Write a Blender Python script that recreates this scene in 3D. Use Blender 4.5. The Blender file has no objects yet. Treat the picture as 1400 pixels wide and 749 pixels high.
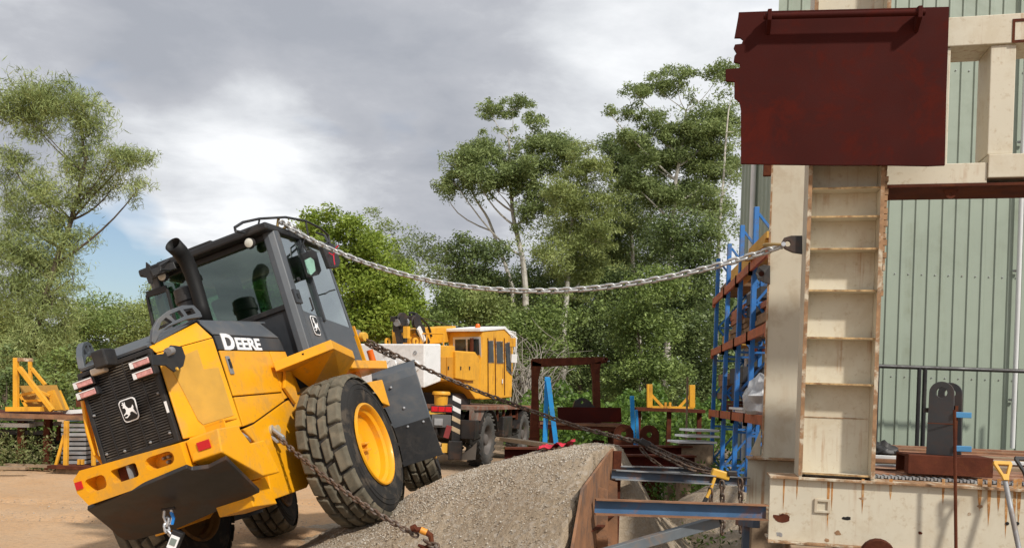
import bpy, bmesh, math, random
import numpy as np
from mathutils import Vector, Matrix
from mathutils.geometry import tessellate_polygon

scene = bpy.context.scene
col = scene.collection
rnd = random.Random(7)
rng = np.random.default_rng(11)

# ------------------------------------------------------------------ camera
F, PX, PY, RR = 1130.0, 700.0, 540.0, math.radians(2.0)   # photo pixels (1400 x 749)
CAM = Vector((0, 0, 1.8))
cd = bpy.data.cameras.new('camera')
cam = bpy.data.objects.new('camera', cd); col.objects.link(cam)
cam.location = CAM
cam.rotation_mode = 'QUATERNION'
cam.rotation_quaternion = (Matrix.Rotation(math.radians(90), 4, 'X') @ Matrix.Rotation(RR, 4, 'Z')).to_quaternion()
cd.sensor_width = 36.0
cd.lens = 36.0 * F / 1400.0
cd.shift_y = (PY - 374.5) / 1400.0
cd.clip_end = 3000
scene.camera = cam

# ------------------------------------------------------------------ world and sun
SUN_DIR = Vector((0.58, -0.74, 0.86)).normalized()        # towards the sun
w = bpy.data.worlds.new('World'); scene.world = w; w.use_nodes = True
nt = w.node_tree; nt.nodes.clear()
def N(t, kind, **kw):
    n = t.nodes.new(kind)
    for k, v in kw.items(): setattr(n, k, v)
    return n
out = N(nt, 'ShaderNodeOutputWorld'); bg = N(nt, 'ShaderNodeBackground')
sky = N(nt, 'ShaderNodeTexSky', sky_type='NISHITA', sun_disc=False)
sky.sun_elevation = math.asin(SUN_DIR.z); sky.sun_rotation = math.atan2(SUN_DIR.x, SUN_DIR.y)
sky.air_density = 1.0; sky.dust_density = 1.5
tc = N(nt, 'ShaderNodeTexCoord'); sep = N(nt, 'ShaderNodeSeparateXYZ')
nt.links.new(tc.outputs['Generated'], sep.inputs[0])
def M_(t, op, a, b=None, clamp=False):
    n = N(t, 'ShaderNodeMath', operation=op, use_clamp=clamp)
    for i, v in enumerate((a, b)):
        if v is None: continue
        if isinstance(v, (int, float)): n.inputs[i].default_value = v
        else: t.links.new(v, n.inputs[i])
    return n.outputs[0]
den = M_(nt, 'ADD', M_(nt, 'MAXIMUM', sep.outputs[2], 0.0), 0.16)
cx = M_(nt, 'DIVIDE', sep.outputs[0], den); cy = M_(nt, 'DIVIDE', sep.outputs[1], den)
cmb = N(nt, 'ShaderNodeCombineXYZ'); nt.links.new(cx, cmb.inputs[0]); nt.links.new(cy, cmb.inputs[1])
def cloudnoise(scale, detail, off, rough=.55, dist=.3):
    mp = N(nt, 'ShaderNodeMapping'); mp.inputs['Location'].default_value = off
    nt.links.new(cmb.outputs[0], mp.inputs[0])
    n = N(nt, 'ShaderNodeTexNoise'); n.inputs['Scale'].default_value = scale; n.inputs['Detail'].default_value = detail
    n.inputs['Roughness'].default_value = rough; n.inputs['Distortion'].default_value = dist
    nt.links.new(mp.outputs[0], n.inputs['Vector']); return n.outputs[0]
n1 = cloudnoise(0.55, 7, (3.1, 0.4, 0), .5); n2 = cloudnoise(2.3, 8, (7.3, 2.0, 0), .58, .2); n3 = cloudnoise(0.6, 5, (1.0, 5.0, 0))
shade = M_(nt, 'ADD', M_(nt, 'MULTIPLY', n1, .58), M_(nt, 'MULTIPLY', n2, .42))
def skydir(px, py):
    u, v = px - PX, py - PY; c, s = math.cos(RR), math.sin(RR); return Vector(((c*u + s*v)/F, 1.0, -(-s*u + c*v)/F)).normalized()
def cloudbank(src, px, py, deg, amp):                      # a broad bank of brighter or darker cloud
    d = N(nt, 'ShaderNodeVectorMath', operation='DOT_PRODUCT'); nt.links.new(tc.outputs['Generated'], d.inputs[0]); d.inputs[1].default_value = skydir(px, py)
    mr = N(nt, 'ShaderNodeMapRange', interpolation_type='SMOOTHSTEP'); mr.inputs[1].default_value = math.cos(math.radians(deg)); mr.inputs[2].default_value = 1.0; mr.inputs[4].default_value = amp
    nt.links.new(d.outputs['Value'], mr.inputs[0]); return M_(nt, 'ADD', src, mr.outputs[0])
for bank in ((310, 225, 9, .15), (430, 215, 9, .08), (230, 290, 8, .08), (960, 20, 12, .09), (20, 80, 8, .09), (300, 75, 12, -.055), (560, 150, 11, -.055), (100, 30, 9, -.05), (500, 300, 8, -.035), (760, 60, 9, .04), (130, 400, 8, .06)): shade = cloudbank(shade, *bank)
ramp = N(nt, 'ShaderNodeValToRGB'); nt.links.new(shade, ramp.inputs[0])
e = ramp.color_ramp.elements
e[0].position = .38; e[0].color = (.365, .385, .43, 1)
e[1].position = .64; e[1].color = (.86, .875, .895, 1)
m = ramp.color_ramp.elements.new(.47); m.color = (.455, .47, .51, 1)
m = ramp.color_ramp.elements.new(.56); m.color = (.66, .68, .71, 1)
n3 = cloudbank(n3, 175, 352, 5.5, -.22); n3 = cloudbank(n3, 90, 350, 4, -.16)
cov = N(nt, 'ShaderNodeValToRGB'); nt.links.new(n3, cov.inputs[0])
cov.color_ramp.elements[0].position = .30; cov.color_ramp.elements[0].color = (0, 0, 0, 1)
cov.color_ramp.elements[1].position = .40; cov.color_ramp.elements[1].color = (1, 1, 1, 1)
skm = N(nt, 'ShaderNodeVectorMath', operation='SCALE'); nt.links.new(sky.outputs[0], skm.inputs[0]); skm.inputs['Scale'].default_value = .10
mix = N(nt, 'ShaderNodeMix', data_type='RGBA')
nt.links.new(cov.outputs[0], mix.inputs[0]); nt.links.new(skm.outputs[0], mix.inputs[6]); nt.links.new(ramp.outputs[0], mix.inputs[7])
nt.links.new(mix.outputs[2], bg.inputs[0]); bg.inputs[1].default_value = 1.0
nt.links.new(bg.outputs[0], out.inputs[0])

sd = bpy.data.lights.new('sun', 'SUN'); sd.energy = 3.4; sd.angle = math.radians(3.0); sd.color = (1, .95, .87)
sun = bpy.data.objects.new('sun', sd); col.objects.link(sun)
sun.rotation_euler = SUN_DIR.to_track_quat('Z', 'Y').to_euler(); sun.location = (15, -28, 26)
vs = scene.view_settings
vs.view_transform = 'Standard'; vs.look = 'None'; vs.gamma = 1; vs.exposure = 0.2; vs.use_curve_mapping = False
scene.cycles.max_bounces = 8; scene.cycles.transparent_max_bounces = 16
scene.cycles.sample_clamp_indirect = 6

# ------------------------------------------------------------------ pixel helpers
def ray(px, py):
    u, v = px - PX, py - PY; c, s = math.cos(RR), math.sin(RR)
    return Vector(((c*u + s*v)/F, 1.0, -(-s*u + c*v)/F))
def at(px, py, Y): return CAM + ray(px, py)*Y
def onz(px, py, z):
    r = ray(px, py); return CAM + r*((z - CAM.z)/r.z)
def onplane(px, py, p0, n):
    r = ray(px, py); return CAM + r*((Vector(p0) - CAM).dot(n)/r.dot(n))
class Frame:
    def __init__(s, O, R): s.O, s.R, s.Ri = Vector(O), R.to_3x3(), R.to_3x3().transposed()
    def lp(s, px, py, ax, val):
        d = s.Ri @ ray(px, py); o = s.Ri @ (CAM - s.O); t = (val - o[ax])/d[ax]; return o + d*t
    def lpp(s, px, py, p0, n):
        d = s.Ri @ ray(px, py); o = s.Ri @ (CAM - s.O); n = Vector(n); return o + d*((Vector(p0) - o).dot(n)/d.dot(n))
    def w(s, p): return s.O + s.R @ Vector(p)
    def mat(s): return Matrix.Translation(s.O) @ s.R.to_4x4()

# ------------------------------------------------------------------ mesh helpers
ART = False
ART_M = Matrix.Translation((1.25, 0, 0)) @ Matrix.Rotation(math.radians(14), 4, 'Z') @ Matrix.Translation((-1.25, 0, 0))   # loader articulation
FR = {}          # object name -> world matrix of its thing (parts are meshed in world space and brought back)
def mesh_from(v, f):
    me = bpy.data.meshes.new('m'); me.from_pydata(v, [], f); me.update(); return me
class MB:
    def __init__(s): s.v, s.f = [], []
    def add(s, vs, fs):
        n = len(s.v); s.v += [tuple(p) for p in vs]; s.f += [tuple(i + n for i in q) for q in fs]; return s
    def box(s, c, size, R=None):
        c = Vector(c); hx, hy, hz = [a/2 for a in size]; vs = []
        for dz in (-hz, hz):
            for dx, dy in ((-hx, -hy), (hx, -hy), (hx, hy), (-hx, hy)):
                p = Vector((dx, dy, dz)); vs.append(c + (R @ p if R else p))
        return s.add(vs, [(3,2,1,0),(4,5,6,7),(0,1,5,4),(1,2,6,5),(2,3,7,6),(3,0,4,7)])
    def beam(s, a, b, wd, h, up=(0,0,1)):
        a, b = Vector(a), Vector(b); d = (b - a).normalized(); up = Vector(up)
        sd_ = d.cross(up)
        if sd_.length < 1e-3: sd_ = d.cross(Vector((1,0,0)))
        sd_.normalize(); u = sd_.cross(d).normalized(); vs = []
        for p in (a, b):
            for i, j in ((-1,-1),(1,-1),(1,1),(-1,1)): vs.append(p + sd_*(i*wd/2) + u*(j*h/2))
        return s.add(vs, [(3,2,1,0),(4,5,6,7),(0,1,5,4),(1,2,6,5),(2,3,7,6),(3,0,4,7)])
    def prism(s, pts, off):
        pts = [Vector(p) for p in pts]; off = Vector(off); n = len(pts)
        vs = pts + [p + off for p in pts]
        return s.add(vs, [tuple(range(n-1, -1, -1)), tuple(range(n, 2*n))] + [(i, (i+1) % n, n+(i+1) % n, n+i) for i in range(n)])
    def holed(s, outer, holes, off):
        loops = [[Vector(p) for p in outer]] + [[Vector(p) for p in h] for h in holes]
        off = Vector(off); flat = [p for l in loops for p in l]; n = len(flat)
        tri = tessellate_polygon(loops); fs = []
        for t in tri: fs += [tuple(t), tuple(i + n for i in reversed(t))]
        k = 0
        for l in loops:
            m_ = len(l)
            for i in range(m_): fs.append((k+i, k+(i+1) % m_, n+k+(i+1) % m_, n+k+i))
            k += m_
        return s.add(flat + [p + off for p in flat], fs)
    def tube(s, pts, r, n=8, caps=True):
        pts = [Vector(p) for p in pts]; rs = r if isinstance(r, (list, tuple)) else [r]*len(pts); vs, fs = [], []
        ref = None
        for i, p in enumerate(pts):
            d = (pts[min(i+1, len(pts)-1)] - pts[max(i-1, 0)])
            d = d.normalized() if d.length > 1e-9 else Vector((0,0,1))
            if ref is None: ref = d.orthogonal().normalized()
            a = (ref - d*ref.dot(d))
            a = a.normalized() if a.length > 1e-6 else d.orthogonal().normalized()
            ref = a; b = d.cross(a)
            for k in range(n):
                t = 2*math.pi*k/n; vs.append(p + (a*math.cos(t) + b*math.sin(t))*rs[i])
        for i in range(len(pts)-1):
            for k in range(n): fs.append((i*n+k, i*n+(k+1) % n, (i+1)*n+(k+1) % n, (i+1)*n+k))
        if caps: fs += [tuple(range(n-1, -1, -1)), tuple((len(pts)-1)*n+k for k in range(n))]
        return s.add(vs, fs)
    def lathe(s, prof, o, ax, n=24, caps=False):          # prof: (radius, height along axis)
        o, ax = Vector(o), Vector(ax).normalized(); a = ax.orthogonal().normalized(); b = ax.cross(a); vs, fs = [], []
        for r, h in prof:
            for k in range(n):
                t = 2*math.pi*k/n; vs.append(o + ax*h + (a*math.cos(t) + b*math.sin(t))*r)
        for i in range(len(prof)-1):
            for k in range(n): fs.append((i*n+k, i*n+(k+1) % n, (i+1)*n+(k+1) % n, (i+1)*n+k))
        if caps: fs += [tuple(range(n-1, -1, -1)), tuple((len(prof)-1)*n+k for k in range(n))]
        return s.add(vs, fs)
    def grid(s, P, nu, nv):
        vs = [P(i/(nu-1), j/(nv-1)) for j in range(nv) for i in range(nu)]
        return s.add(vs, [(j*nu+i, j*nu+i+1, (j+1)*nu+i+1, (j+1)*nu+i) for j in range(nv-1) for i in range(nu-1)])
    def build(s, name, mat, parent=None, smooth=False, bevel=0, label=None, cat=None, group=None, kind=None, fix=True):
        vs = s.v; M = None
        if ART: vs = [tuple(ART_M @ Vector(p)) for p in vs]
        if parent is not None:
            M = FR.get(parent.name)
            if M is not None: Mi = M.inverted(); vs = [tuple(Mi @ Vector(p)) for p in vs]
            loc = None
        else:
            a = np.array(vs); loc = Vector(((a[:,0].min()+a[:,0].max())/2, (a[:,1].min()+a[:,1].max())/2, a[:,2].min()))
            vs = [tuple(Vector(p) - loc) for p in vs]
        me = mesh_from(vs, s.f)
        if fix:
            bm = bmesh.new(); bm.from_mesh(me); bmesh.ops.recalc_face_normals(bm, faces=bm.faces); bm.to_mesh(me); bm.free()
        if mat: me.materials.append(mat)
        if smooth:
            me.polygons.foreach_set('use_smooth', [True]*len(me.polygons))
            try: me.set_sharp_from_angle(angle=math.radians(38))
            except Exception: pass
        o = bpy.data.objects.new(name, me); col.objects.link(o)
        if parent is not None:
            o.parent = parent
            if M is not None: FR[o.name] = M
        else: o.location = loc
        if bevel:
            b = o.modifiers.new('bevel', 'BEVEL'); b.width = bevel; b.segments = 2; b.limit_method = 'ANGLE'; b.angle_limit = math.radians(35)
            b.harden_normals = False
        return tag(o, label, cat, group, kind)
def tag(o, label=None, cat=None, group=None, kind=None):
    for k, v in (('label', label), ('category', cat), ('group', group), ('kind', kind)):
        if v: o[k] = v
    return o
def thing(name, loc, label, cat, group=None, M=None, local=False):
    o = bpy.data.objects.new(name, None); col.objects.link(o); o.empty_display_size = .2
    M = M or Matrix.Translation(Vector(loc)); o.matrix_world = M
    if not local: FR[o.name] = M.copy()
    return tag(o, label, cat, group)

# ------------------------------------------------------------------ materials
MATS = {}
def mat(name, c, rough=.5, metal=0, var=.12, vscale=3.0, bump=0.0, bscale=60.0, dirt=None, dirt_amt=0, dscale=4.0, streak=None, streak_amt=0, spec=.5, coat=0, sscale=(9, 9, .7), grime=None, objvar=0):
    if name in MATS: return MATS[name]
    m = bpy.data.materials.new(name); m.use_nodes = True; t = m.node_tree; t.nodes.clear()
    o = N(t, 'ShaderNodeOutputMaterial'); p = N(t, 'ShaderNodeBsdfPrincipled'); t.links.new(p.outputs[0], o.inputs[0])
    tc = N(t, 'ShaderNodeTexCoord'); geo = N(t, 'ShaderNodeNewGeometry')
    pos = geo.outputs['Position']
    def noise(sc, det=5, r=.6, src=None, dist=0):
        n = N(t, 'ShaderNodeTexNoise'); n.inputs['Scale'].default_value = sc; n.inputs['Detail'].default_value = det; n.inputs['Roughness'].default_value = r
        n.inputs['Distortion'].default_value = dist
        t.links.new(src or pos, n.inputs['Vector']); return n.outputs[0]
    def rmp(src, a, b):
        n = N(t, 'ShaderNodeMapRange'); n.inputs[1].default_value = a; n.inputs[2].default_value = b; t.links.new(src, n.inputs[0]); return n.outputs[0]
    def mixc(f, a, b):
        n = N(t, 'ShaderNodeMix', data_type='RGBA')
        if isinstance(f, (int, float)): n.inputs[0].default_value = f
        else: t.links.new(f, n.inputs[0])
        for i, x in ((6, a), (7, b)):
            if isinstance(x, tuple): n.inputs[i].default_value = (*x, 1)
            else: t.links.new(x, n.inputs[i])
        return n.outputs[2]
    lo = tuple(max(0, x*(1-var)) for x in c); hi = tuple(min(1, x*(1+var)) for x in c)
    big = noise(vscale, 6)
    cc = mixc(rmp(big, .3, .7), lo, hi)
    rg = M_(t, 'ADD', M_(t, 'MULTIPLY', noise(vscale*4, 4), .25), rough-.12, True)
    if dirt:
        f = M_(t, 'MULTIPLY', rmp(noise(dscale, 9, .68, dist=.4), .50, .62), dirt_amt, True); cc = mixc(f, cc, dirt)
        rg = M_(t, 'ADD', rg, M_(t, 'MULTIPLY', f, .3), True)
    if streak:
        mp = N(t, 'ShaderNodeMapping'); mp.inputs['Scale'].default_value = sscale; t.links.new(pos, mp.inputs[0])
        f = M_(t, 'MULTIPLY', M_(t, 'MULTIPLY', rmp(noise(1.0, 7, .6, mp.outputs[0]), .52, .68), rmp(noise(2.3, 3), .48, .66), True), streak_amt, True)
        cc = mixc(f, cc, streak)
    if grime:
        f = M_(t, 'MULTIPLY', rmp(noise(22, 8, .7), .56, .70), .55, True); cc = mixc(f, cc, grime)
    if objvar:                                               # pieces differ a little from one another
        oi = N(t, 'ShaderNodeObjectInfo'); hs = N(t, 'ShaderNodeHueSaturation'); t.links.new(cc, hs.inputs['Color'])
        t.links.new(M_(t, 'ADD', M_(t, 'MULTIPLY', oi.outputs['Random'], 2*objvar), 1-objvar), hs.inputs['Value']); cc = hs.outputs[0]
    t.links.new(cc, p.inputs['Base Color']); t.links.new(rg, p.inputs['Roughness'])
    p.inputs['Metallic'].default_value = metal; p.inputs['Specular IOR Level'].default_value = spec
    if coat: p.inputs['Coat Weight'].default_value = coat; p.inputs['Coat Roughness'].default_value = .15
    if bump:
        b = N(t, 'ShaderNodeBump'); b.inputs['Strength'].default_value = bump; b.inputs['Distance'].default_value = .01
        t.links.new(noise(bscale, 6, .65), b.inputs['Height']); t.links.new(b.outputs[0], p.inputs['Normal'])
    MATS[name] = m; return m
RUST = (.13, .045, .022)
yellow = mat('loader_yellow', (.80, .355, .008), .38, var=.05, dirt=(.46, .26, .07), dirt_amt=.5, dscale=3.2, grime=(.42, .24, .06), coat=.12, spec=.35)
yellow_vent = mat('vent_yellow', (.56, .30, .035), .6, var=.12, vscale=6, bump=.5, bscale=400)
charcoal = mat('charcoal_paint', (.030, .034, .040), .42, var=.15, dirt=(.10, .085, .07), dirt_amt=.35, dscale=3)
greyhood = mat('hood_grey', (.075, .085, .097), .45, var=.12, dirt=(.16, .14, .12), dirt_amt=.4, dscale=3)
black = mat('black_plastic', (.014, .014, .015), .5, var=.3, dirt=(.06, .05, .04), dirt_amt=.3)
blacksteel = mat('black_steel', (.020, .018, .017), .48, var=.35, dirt=(.085, .04, .02), dirt_amt=.5, dscale=3.5, streak=(.07, .03, .015), streak_amt=.4)
rubber = mat('rubber', (.024, .023, .022), .85, spec=.25, var=.25, dirt=(.12, .095, .07), dirt_amt=.55, dscale=5, bump=.3, bscale=90)
treadmat = mat('tread_rubber', (.13, .115, .085), .9, var=.3, vscale=9, spec=.2, dirt=(.20, .165, .115), dirt_amt=.6, dscale=9, bump=.4, bscale=120)
white = mat('white_paint', (.78, .78, .77), .5, var=.06, dirt=(.42, .40, .36), dirt_amt=.3, dscale=3)
lensw = mat('pale_lens', (.62, .30, .28), .3, var=.35, vscale=30)
redlens = mat('red_lens', (.55, .012, .02), .25, var=.1)
orange_lens = mat('orange_lens', (.75, .14, .01), .25, var=.1)
lamp = mat('lamp_glass', (.62, .60, .52), .15, var=.15)
steel = mat('galvanised_chain', (.50, .50, .49), .38, metal=.45, var=.2, vscale=20)
rustchain = mat('rust_chain', (.12, .075, .05), .65, metal=.35, var=.5, vscale=18, dirt=(.28, .26, .24), dirt_amt=.6, dscale=22)
rust = mat('rusty_steel', (.090, .026, .014), .85, spec=.15, var=.35, vscale=5, dirt=(.17, .06, .025), dirt_amt=.4, dscale=6, bump=.25, bscale=70)
rustlite = mat('light_rust', (.24, .115, .055), .75, var=.3, vscale=6, dirt=(.11, .07, .05), dirt_amt=.7, dscale=5, streak=(.10, .09, .085), streak_amt=.5, bump=.2)
oxide = mat('red_oxide', (.050, .0085, .0062), .8, spec=.12, var=.16, vscale=2.4, dirt=(.085, .013, .008), dirt_amt=.7, dscale=2.6, bump=.12, bscale=150, streak=(.05, .012, .01), streak_amt=.4)
beige = mat('cream_paint', (.60, .545, .425), .5, var=.05, vscale=1.6, dirt=(.47, .38, .25), dirt_amt=.4, dscale=2.6, streak=(.34, .16, .055), streak_amt=.85, sscale=(24, 24, 1.1), grime=(.36, .25, .13), bump=.05)
beige_shade = mat('cream_paint_plain', (.57, .515, .40), .55, var=.06, vscale=1.5, dirt=(.38, .28, .17), dirt_amt=.4, dscale=2.5, streak=(.34, .16, .05), streak_amt=.3)
rustedge = mat('rust_edge', (.30, .17, .085), .8, var=.45, vscale=14, dirt=(.57, .50, .38), dirt_amt=1.0, dscale=9)
bluepaint = mat('rack_blue', (.016, .14, .42), .5, var=.2, dirt=(.09, .10, .14), dirt_amt=.7, dscale=7, objvar=.12)
skyblue = mat('beam_blue', (.012, .26, .62), .5, var=.1, dirt=(.05, .14, .28), dirt_amt=.4)
orange = mat('rack_orange', (.40, .095, .03), .55, var=.15, dirt=(.15, .07, .04), dirt_amt=.5)
channel = mat('channel_blue_grey', (.085, .115, .16), .55, var=.25, vscale=4, dirt=(.24, .12, .07), dirt_amt=.85, dscale=3.5)
craneyel = mat('crane_yellow', (.74, .36, .022), .5, var=.1, vscale=2, dirt=(.55, .27, .03), dirt_amt=.5, dscale=1.5, streak=(.20, .065, .02), streak_amt=.95, sscale=(9, 9, .6), grime=(.40, .17, .03))
timber = mat('weathered_timber', (.27, .19, .12), .85, var=.3, vscale=7, dirt=(.13, .09, .06), dirt_amt=.7, dscale=8, bump=.3, bscale=60)
redtimber = mat('red_brown_timber', (.24, .105, .055), .8, objvar=.2, var=.35, vscale=6, dirt=(.36, .27, .2), dirt_amt=.5, dscale=6)
green = mat('shed_green', (.275, .325, .258), .5, objvar=.045, var=.05, vscale=.8, dirt=(.235, .275, .215), dirt_amt=.5, dscale=.9, streak=(.15, .165, .10), streak_amt=.5, sscale=(4, 4, .25))
plastic = mat('plastic_wrap', (.50, .50, .50), .3, var=.25, vscale=10, bump=.5, bscale=14)
alu = mat('bright_steel', (.55, .56, .58), .35, metal=.6, var=.15)
zinc = mat('grey_steel', (.30, .31, .32), .5, metal=.3, var=.25, dirt=(.2, .13, .08), dirt_amt=.5)
redcloth = mat('red_cloth', (.62, .02, .05), .8, var=.2)
bluemark = mat('bright_blue_paint', (.01, .20, .62), .4, var=.1)
blueclamp = mat('clamp_blue', (.06, .22, .42), .45, var=.15)
pinkclear = mat('grey_pvc', (.62, .63, .62), .5, var=.06)
seatmat = mat('seat_fabric', (.02, .02, .022), .85, var=.2)
yelhandle = mat('handle_yellow', (.68, .38, .05), .5, var=.1)
whiteedge = mat('white_print', (.85, .85, .85), .5, var=.02)
blackprint = mat('black_print', (.008, .008, .008), .4, var=.1)
def glassmat(name, tint, refl):
    m = bpy.data.materials.new(name); m.use_nodes = True; t = m.node_tree; t.nodes.clear()
    o = N(t, 'ShaderNodeOutputMaterial'); tr = N(t, 'ShaderNodeBsdfTransparent'); tr.inputs[0].default_value = (*tint, 1)
    g = N(t, 'ShaderNodeBsdfGlossy'); g.inputs['Roughness'].default_value = .03; g.inputs[0].default_value = (.9, .95, .95, 1)
    lw = N(t, 'ShaderNodeLayerWeight'); lw.inputs[0].default_value = .25
    f = M_(t, 'ADD', M_(t, 'MULTIPLY', lw.outputs[1], .6), refl, True)
    mx = N(t, 'ShaderNodeMixShader'); t.links.new(f, mx.inputs[0]); t.links.new(tr.outputs[0], mx.inputs[1]); t.links.new(g.outputs[0], mx.inputs[2])
    t.links.new(mx.outputs[0], o.inputs[0]); return m
glass = glassmat('tinted_glass', (.52, .68, .56), .09)
glass_side = glassmat('side_glass', (.50, .62, .58), .34)
glass_dark = glassmat('dark_glass', (.10, .11, .10), .12)
# ================================================================== GROUND
def groundmat(name, c1, c2, c3, bscale=35, right=None):
    m = bpy.data.materials.new(name); m.use_nodes = True; t = m.node_tree; p = t.nodes['Principled BSDF']
    g = N(t, 'ShaderNodeNewGeometry').outputs['Position']
    def noise(sc, d=8, r=.65):
        n = N(t, 'ShaderNodeTexNoise'); n.inputs['Scale'].default_value = sc; n.inputs['Detail'].default_value = d; n.inputs['Roughness'].default_value = r
        t.links.new(g, n.inputs['Vector']); return n.outputs[0]
    def mx(f, a, b):
        n = N(t, 'ShaderNodeMix', data_type='RGBA'); t.links.new(f, n.inputs[0])
        for i, x in ((6, a), (7, b)):
            if isinstance(x, tuple): n.inputs[i].default_value = (*x, 1)
            else: t.links.new(x, n.inputs[i])
        return n.outputs[2]
    def rp(s, a, b):
        n = N(t, 'ShaderNodeMapRange'); n.inputs[1].default_value = a; n.inputs[2].default_value = b; t.links.new(s, n.inputs[0]); return n.outputs[0]
    c = mx(rp(noise(.35, 6), .38, .62), c1, c2)
    if right:
        sp = N(t, 'ShaderNodeSeparateXYZ'); t.links.new(g, sp.inputs[0])
        f = M_(t, 'ADD', rp(sp.outputs[0], -3.0, 1.5), M_(t, 'MULTIPLY', M_(t, 'SUBTRACT', noise(.7, 5), .5), 1.2), True)
        c = mx(f, c, right)
    v = N(t, 'ShaderNodeTexVoronoi'); v.inputs['Scale'].default_value = 28; t.links.new(g, v.inputs['Vector'])
    sv = N(t, 'ShaderNodeSeparateColor'); t.links.new(v.outputs['Color'], sv.inputs[0])
    c = mx(M_(t, 'MULTIPLY', rp(sv.outputs[0], .6, 1.0), .55), c, c3)
    c = mx(M_(t, 'MULTIPLY', rp(noise(9, 9, .75), .52, .72), .5), c, tuple(x*.55 for x in c1))
    t.links.new(c, p.inputs['Base Color']); p.inputs['Roughness'].default_value = .95; p.inputs['Specular IOR Level'].default_value = .15
    b = N(t, 'ShaderNodeBump'); b.inputs['Strength'].default_value = .7; b.inputs['Distance'].default_value = .03
    h = M_(t, 'ADD', noise(bscale, 8, .7), M_(t, 'MULTIPLY', v.outputs['Distance'], .6))
    t.links.new(h, b.inputs['Height']); t.links.new(b.outputs[0], p.inputs['Normal']); return m
gm = groundmat('yard_dirt', (.50, .30, .155), (.58, .39, .235), (.40, .29, .20), right=(.25, .205, .16))
pm = groundmat('gravel', (.335, .26, .18), (.40, .325, .24), (.44, .39, .33), bscale=60)

def gnoise(x, y):
    z = 0
    for k, (a, f_) in enumerate(((.05, .35), (.022, 1.1), (.010, 2.9), (.005, 6.7))):
        z = z + a*np.sin(f_*x*1.3 + 1.7*k + 1.1*np.sin(f_*y*.9 + k))*np.cos(f_*y*1.1 + .6*k + np.sin(f_*x*.7))
    return z
def nu(lo, hi, fine0, fine1, step, grow=1.16):
    a = list(np.arange(fine0, fine1, step)); s = step; x = fine0
    L = []
    while x > lo: s *= grow; x -= s; L.append(x)
    s = step; x = a[-1]; Rr = []
    while x < hi: s *= grow; x += s; Rr.append(x)
    return np.array(L[::-1] + a + Rr)
gx, gy = nu(-900, 900, -12, 9, .16), nu(-120, 1600, 3, 26, .16)
GX, GY = np.meshgrid(gx, gy)
fade = np.clip(1 - (np.hypot(GX, GY-8)-30)/40, 0, 1)
GZ = (gnoise(GX, GY)*.6 - .02)*fade
def ruts(X, Y):
    return -.07*np.exp(-((Y - 13.2 - .12*X)/.16)**2) - .06*np.exp(-((Y - 11.4 - .1*X)/.16)**2) + .03*np.exp(-((Y - 12.8 - .12*X)/.14)**2) - .05*np.exp(-((Y - 9.4 + .25*X)/.14)**2) - .05*np.exp(-((Y - 10.3 + .25*X)/.14)**2)
GZ += np.where(GX < 0, ruts(GX, GY), 0)*fade
def gridmesh(name, X, Y, Z, m, **kw):
    n1, n2 = X.shape; me = bpy.data.meshes.new(name)
    co = np.stack([X, Y, Z], -1).reshape(-1, 3).astype(np.float32)
    idx = np.arange(n1*n2).reshape(n1, n2)
    q = np.stack([idx[:-1, :-1], idx[:-1, 1:], idx[1:, 1:], idx[1:, :-1]], -1).reshape(-1)
    me.vertices.add(len(co)); me.vertices.foreach_set('co', co.ravel())
    me.loops.add(len(q)); me.loops.foreach_set('vertex_index', q.astype(np.int32))
    k = len(q)//4; me.polygons.add(k); me.polygons.foreach_set('loop_start', np.arange(0, 4*k, 4, dtype=np.int32))
    me.polygons.foreach_set('loop_total', np.full(k, 4, np.int32)); me.polygons.foreach_set('use_smooth', np.ones(k, bool))
    me.update(calc_edges=True); me.materials.append(m)
    o = bpy.data.objects.new(name, me); col.objects.link(o); return tag(o, **kw)
gridmesh('ground', GX, GY, GZ, gm, kind='structure', label='bare tan dirt yard with grey gravel on the right')
def gz(x, y): return float((gnoise(np.float64(x), np.float64(y))*.6 - .02) + (ruts(x, y) if x < 0 else 0))

# gravel pile
SX = ([-2.9, -2.55, -2.2, -1.85, -1.5, -1.1, -.86, -.62, -.36, -.04, .28, .9, 2.4], [-.12, .0, .13, .40, .55, .68, .86, 1.0, 1.12, 1.22, 1.31, 1.36, 1.36])
TY = ([2.5, 3.8, 5, 6, 6.8, 7.4, 8.2, 9.5, 11, 12.5, 14], [-.4, .0, .35, .62, .88, 1, .96, .55, .3, .05, -.1])
def plate_x(Y): return .584 + .25*(Y - 6)
def smooth_interp(x, t):
    xs = np.linspace(t[0][0], t[0][-1], 400); ys = np.interp(xs, *t)
    k = np.hanning(27); k /= k.sum(); ys2 = np.convolve(np.pad(ys, 13, 'edge'), k, 'valid'); return np.interp(x, xs, ys2)
def pile_z(X, Y):
    z = smooth_interp(X, SX)*smooth_interp(Y + .9*np.clip((X + .45)/.95, 0, 1)*np.clip((7.4 - Y)/.8, 0, 1), TY)
    z = z + (gnoise(X*2.3+3, Y*2.3)*.7 + gnoise(X*6.1+1, Y*5.3+2)*.35 + .035*np.sin(3.1*X + 1.3*np.sin(2.2*Y))*np.sin(2.6*Y + .7))*np.clip(z*3, 0, 1) - .05*np.clip(1 - z*6, 0, 1)
    return z
px_, py_ = np.arange(-2.9, 2.2, .03), np.arange(3.0, 13.5, .035)
PXg, PYg = np.meshgrid(px_, py_)
PZ = pile_z(PXg, PYg)
xp = plate_x(PYg)
drop = np.where(PYg < 7.3, np.where(PXg > xp - .03, 0, 1), np.clip(1 - (PXg - xp)/.9, 0, 1)**1.3)
nz = rng.normal(0, .008, PZ.shape)
PZ = np.where(drop <= 0, -.25, PZ*drop) + nz
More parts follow.
